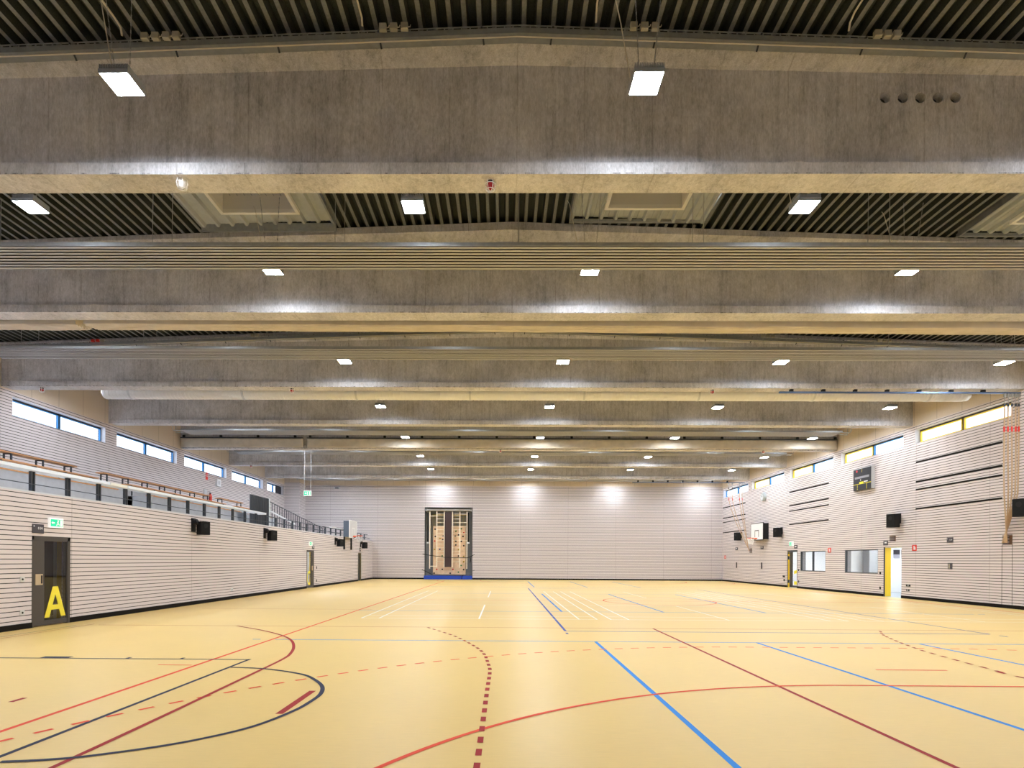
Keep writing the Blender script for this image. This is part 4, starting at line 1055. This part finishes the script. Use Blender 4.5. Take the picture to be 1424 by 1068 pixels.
for k in range(24): m.tube([(nx(180) + k * .125, .2, nz(500)), (nx(180) + k * .125, .2, nz(190))], .010, 4)
for k in range(12): m.tube([(nx(180), .2, nz(190) - k * .155), (nx(650), .2, nz(190) - k * .155)], .010, 4)
m.build('mesh', M('net_yellow', (.55, .40, .03), .7), t)
MB().tube([(nx(180), .2, nz(185)), (nx(650), .2, nz(185))], .02, 8).build('head_rope', M('net_yellow_rope', (.55, .40, .03), .7), t)
t = thing('roller_shutter', 'silver roller tube across the top of the niche', 'roller', (NX0, YN + .15, nz(130)))
MB().tube([(.15, 0, 0), (NX1 - NX0 - .15, 0, 0)], .07, 16).build('roller_tube', ALU, t, smooth=True)
for xx in (.03, NX1 - NX0 - .17): MB().box(xx, xx + .14, -.09, .09, -.10, .10).build('bracket', STEEL, t)
for px in (140, 665):
    c = thing('pull_strap', 'black strap with a pale grip at the %s side of the niche' % ('tribune' if px < 300 else 'window'), 'strap', (NX0 + nx(px), YN + .12, 0), 0, 'pull straps')
    MB().box(-.05, .05, -.01, .01, nz(545), nz(165)).build('strap', BLACK, c); MB().box(-.09, .09, -.02, .02, nz(565), nz(545)).build('grip', WHITE, c)
tag(MB().box(-.03, NX1 - NX0 + .01, 0, .45, 0, .29).build('floor_mat', BLUEM, bevel=.02, loc=(NX0, YB - .17, 0.002)), 'thick blue mat lying along the foot of the niche', 'mat')
def strapline(label, pts, mat, loop=None):
    o = MB().tube([(NX0 + nx(a), YB - .03 - dy, nz(b)) for a, b, dy in pts], .022, 8).build('elastic_cord', mat, smooth=True)
    tag(o, label, 'cord', 'elastic barrier cords')
strapline('upper dark elastic cord stretched across the niche', [(75, 700, 0), (150, 715, .02), (360, 743, .03), (500, 748, .03), (650, 748, .02), (690, 735, .02), (745, 706, 0)], BLACK)
strapline('lower dark elastic cord end at the tribune side of the niche', [(70, 905, 0), (130, 930, .01), (200, 965, .02)], BLACK)
strapline('short dark cord loop hanging at the window side of the niche', [(690, 744, .08), (697, 772, .07), (690, 810, .06)], BLACK)
strapline('short dark cord end low at the window side of the niche', [(745, 908, 0), (722, 918, .01)], BLACK)
strapline('short black strap lying over the blue mat', [(600, 975, .17), (588, 990, .18), (580, 1026, .18)], BLACK)
# a ceiling device on the end wall boarding
s = thing('wall_camera', 'small dark device high on the end wall near the tribune', 'wall device', (-13.0, YB, 7.05))
MB().box(-.2, .2, -.16, -.002, -.06, .08).build('casing', GREYW, s); MB().box(-.12, .16, -.20, -.16, -.05, .03).build('lens_hood', BLACK, s)
# ------------------------------------------------------------------ floor markings (painted lines, on the floor)
LINES = {}
def L(col, pts, w, z=.0012, dash=None):
    LINES.setdefault(col, MB()); mb = LINES[col]
    pts = [Vector((a, b)) for a, b in pts]
    def ribbon(ps):
        left, right = [], []
        for i, p in enumerate(ps):
            d = (ps[min(i + 1, len(ps) - 1)] - ps[max(i - 1, 0)]).normalized(); n = Vector((-d.y, d.x)) * w / 2
            left.append(mb.bm.verts.new((p.x + n.x, p.y + n.y, z))); right.append(mb.bm.verts.new((p.x - n.x, p.y - n.y, z)))
        for i in range(len(ps) - 1): mb.bm.faces.new([left[i], left[i + 1], right[i + 1], right[i]])
    if not dash: ribbon(pts); return
    on, off = dash; acc = 0; cur = [pts[0]]; state = True
    for a, b in zip(pts, pts[1:]):
        seg = (b - a).length; pos = 0
        while True:
            need = (on if state else off) - acc
            if pos + need < seg:
                pos += need; q = a + (b - a) * (pos / seg)
                if state: cur.append(q); ribbon(cur)
                cur = [q]; state = not state; acc = 0
            else:
                acc += seg - pos
                if state: cur.append(b)
                break
    if state and len(cur) > 1: ribbon(cur)
def arc(cx, cy, r, a0, a1, n=48): return [(cx + r * math.cos(math.radians(a0 + (a1 - a0) * k / n)), cy + r * math.sin(math.radians(a0 + (a1 - a0) * k / n))) for k in range(n + 1)]
def spline(P, n=8):
    P = [Vector(p) for p in P]; Q = [P[0]] + P + [P[-1]]; out = []
    for i in range(1, len(Q) - 2):
        for k in range(n):
            t_ = k / n; a, b, c, d_ = Q[i - 1], Q[i], Q[i + 1], Q[i + 2]
            out.append(tuple(.5 * ((2 * b) + (c - a) * t_ + (2 * a - 5 * b + 4 * c - d_) * t_ * t_ + (3 * b - a - 3 * c + d_) * t_ ** 3)))
    out.append(tuple(P[-1])); return out
# light blue volleyball fields across the hall
for ya, yb in ((1.95, 10.95), (17.28, 26.42), (33.0, 41.75)):
    for x in (1.735, 4.755, 7.775): L('blue', [(x, ya), (x, yb)], .06)
    for y in (ya, yb): L('blue', [(-4.31, y), (13.88, y)], .05)
L('blue', [(-4.74, 10.95), (-4.59, 10.95)], .05); L('blue', [(14.0, 17.28), (14.2, 17.28)], .05)
# dark blue main field along the hall
L('navy_blue', [(1.34, 12.53), (1.34, 31.6)], .055); L('navy_blue', [(10.365, 12.48), (10.365, 31.2)], .05)
L('navy_blue', [(1.34, 12.53), (10.365, 12.48)], .05); L('navy_blue', [(1.34, 31.4), (10.365, 31.2)], .05)
for x in (1.33, 10.37): L('navy_blue', [(x, 12.05), (x, 12.25)], .05)
# white badminton courts
for x0 in (-3.68, 2.78, 9.33):
    y0 = 15.03
    for dx in (0, .46, 5.64, 6.1): L('white', [(x0 + dx, y0), (x0 + dx, y0 + 13.4)], .042, .0024)
    for dy in (0, .76, 4.70, 8.70, 12.64, 13.4): L('white', [(x0, y0 + dy), (x0 + 6.1, y0 + dy)], .042, .0024)
    for q0, q1 in ((0, 4.7), (8.7, 13.4)): L('white', [(x0 + 3.05, y0 + q0), (x0 + 3.05, y0 + q1)], .042, .0024)
# red handball court along the hall
gx, gy = 5.77, 1.21
L('red', [(-4.40, 2.0), (-4.27, 42.0)], .055, .0018); L('red', [(15.8, 2.0), (15.8, 42)], .05, .0018)
for sg, g in ((1, gy), (-1, 43.2)):
    for r, dash in ((6.0, None), (9.15, (.15, .15))):
        P = arc(gx - 1.5, g, r, 180, 90) + arc(gx + 1.5, g, r, 90, 0)
        P = [(pa, g + sg * (pb - g)) for pa, pb in P]
        L('red', P, .05, .0030, dash)
    L('red', [(gx - .5, g + sg * 7.06), (gx + .5, g + sg * 7.06)], .05, .0018)
L('red', [(-4.93, 8.26), (-4.44, 8.25)], .04, .0018)
L('red', arc(5.85, 22.0, 2.05, 0, 360, 60), .05, .0030)
L('red', [(-4.3, 22.1), (15.8, 22.1)], .045, .0018)
# crimson cross-court handball and basketball lines
for yy in (13.12, 32.8): L('crimson', [(-9.2, yy), (16.0, yy)], .03, .0016)
L('crimson', [(-9.2, 17.65), (-4.0, 17.65)], .03, .0016)
L('crimson', spline([(-3.26, 2.5), (-3.27, 5.1), (-3.31, 7.43), (-3.345, 8.78), (-3.44, 9.39), (-3.65, 10.09), (-3.97, 10.84), (-4.39, 11.50), (-5.09, 12.28), (-6.03, 13.10)]), .05, .0034)
L('crimson', [(3.37, 2.5), (3.37, 13.1)], .05, .0016)
L('crimson', spline([(-.20, 2.6), (-.19, 4.4), (-.185, 6.8), (-.18, 7.88), (-.21, 8.42), (-.33, 9.53), (-.58, 10.49), (-1.01, 11.67), (-1.71, 13.06)]), .05, .0036, (.16, .16))
L('crimson', spline([(6.89, 2.6), (6.89, 4.4), (6.89, 7.9), (6.93, 8.1), (7.04, 8.96), (7.16, 9.71), (7.27, 10.25), (7.55, 11.16), (7.90, 12.13), (8.37, 13.0)]), .05, .0036, (.16, .16))
L('crimson', [(-2.20, 5.69), (-2.20, 6.70)], .075, .0016); L('crimson', [(-5.185, 6.07), (-5.185, 6.26)], .06, .0016)
# dark basketball key
L('navy', [(-3.84, 2.2), (-3.84, 8.78)], .05, .0020); L('navy', [(-9.4, 8.74), (-3.84, 8.74)], .05, .0020)
L('navy', [(-7.05, 8.83), (-6.61, 8.83)], .12, .0020); L('navy', [(-5.74, 8.81), (-5.68, 8.81)], .10, .0020); L('navy', [(-4.91, 8.81), (-4.86, 8.81)], .10, .0020)
L('navy', spline([(-3.83, 8.11), (-3.27, 8.0), (-2.67, 7.66), (-2.37, 7.30), (-2.16, 6.92), (-2.06, 6.54), (-2.055, 6.19), (-2.10, 5.79), (-2.28, 5.23), (-2.66, 4.77), (-3.15, 4.45), (-3.45, 4.34), (-3.74, 4.29)]), .05, .0038)
# thin floor strips along the tribune wall
L('crimson', [(-9.42, 3), (-9.42, 13.3)], .02, .0014); L('navy', [(-9.6, 3), (-9.62, 13.0)], .02, .0014)
LC = {'blue': ((.045, .27, .74), 'light blue court lines'), 'navy_blue': ((.06, .10, .42), 'dark blue court lines'), 'white': ((.92, .90, .88), 'white court lines'), 'red': ((.80, .095, .05), 'red court lines'),
      'crimson': ((.37, .03, .032), 'crimson court lines'), 'navy': ((.035, .04, .075), 'near-black court lines')}
for col, mb in LINES.items():
    o = mb.build('court_line', M('line_' + col, LC[col][0], .55, spec=.1), FLO); o['label'] = LC[col][1]

# ------------------------------------------------------------------ daylight, camera, view
w = bpy.data.worlds.new('overcast_sky'); sc.world = w; w.use_nodes = True
bg = w.node_tree.nodes['Background']; bg.inputs[0].default_value = (.84, .92, 1.0, 1); bg.inputs[1].default_value = 0.9

cam = bpy.data.cameras.new('camera'); co = bpy.data.objects.new('camera', cam); C.objects.link(co)
F, CXP, CYP, ROLL, YAW = 808.23, 692.89, 778.82, .0055, -.0094
cam.sensor_fit = 'HORIZONTAL'; cam.sensor_width = 36; cam.lens = F / 1424 * 36
cam.shift_y = (CYP - 534) / 1424; cam.shift_x = (712 - CXP) / 1424; cam.clip_start = .05; cam.clip_end = 200
r0 = Vector((math.cos(YAW), -math.sin(YAW), 0)); f0 = Vector((math.sin(YAW), math.cos(YAW), 0)); u0 = Vector((0, 0, 1))
r = r0 * math.cos(ROLL) + u0 * math.sin(ROLL); u = u0 * math.cos(ROLL) - r0 * math.sin(ROLL); b = -f0
co.matrix_world = Matrix(((r.x, u.x, b.x, 0), (r.y, u.y, b.y, 0), (r.z, u.z, b.z, EYE), (0, 0, 0, 1)))
sc.camera = co
sc.view_settings.view_transform = 'Standard'; sc.view_settings.look = 'None'
sc.view_settings.exposure = 2.05; sc.view_settings.gamma = 1; sc.view_settings.use_curve_mapping = False
sc.cycles.max_bounces = 10; sc.cycles.diffuse_bounces = 6; sc.cycles.transparent_max_bounces = 12
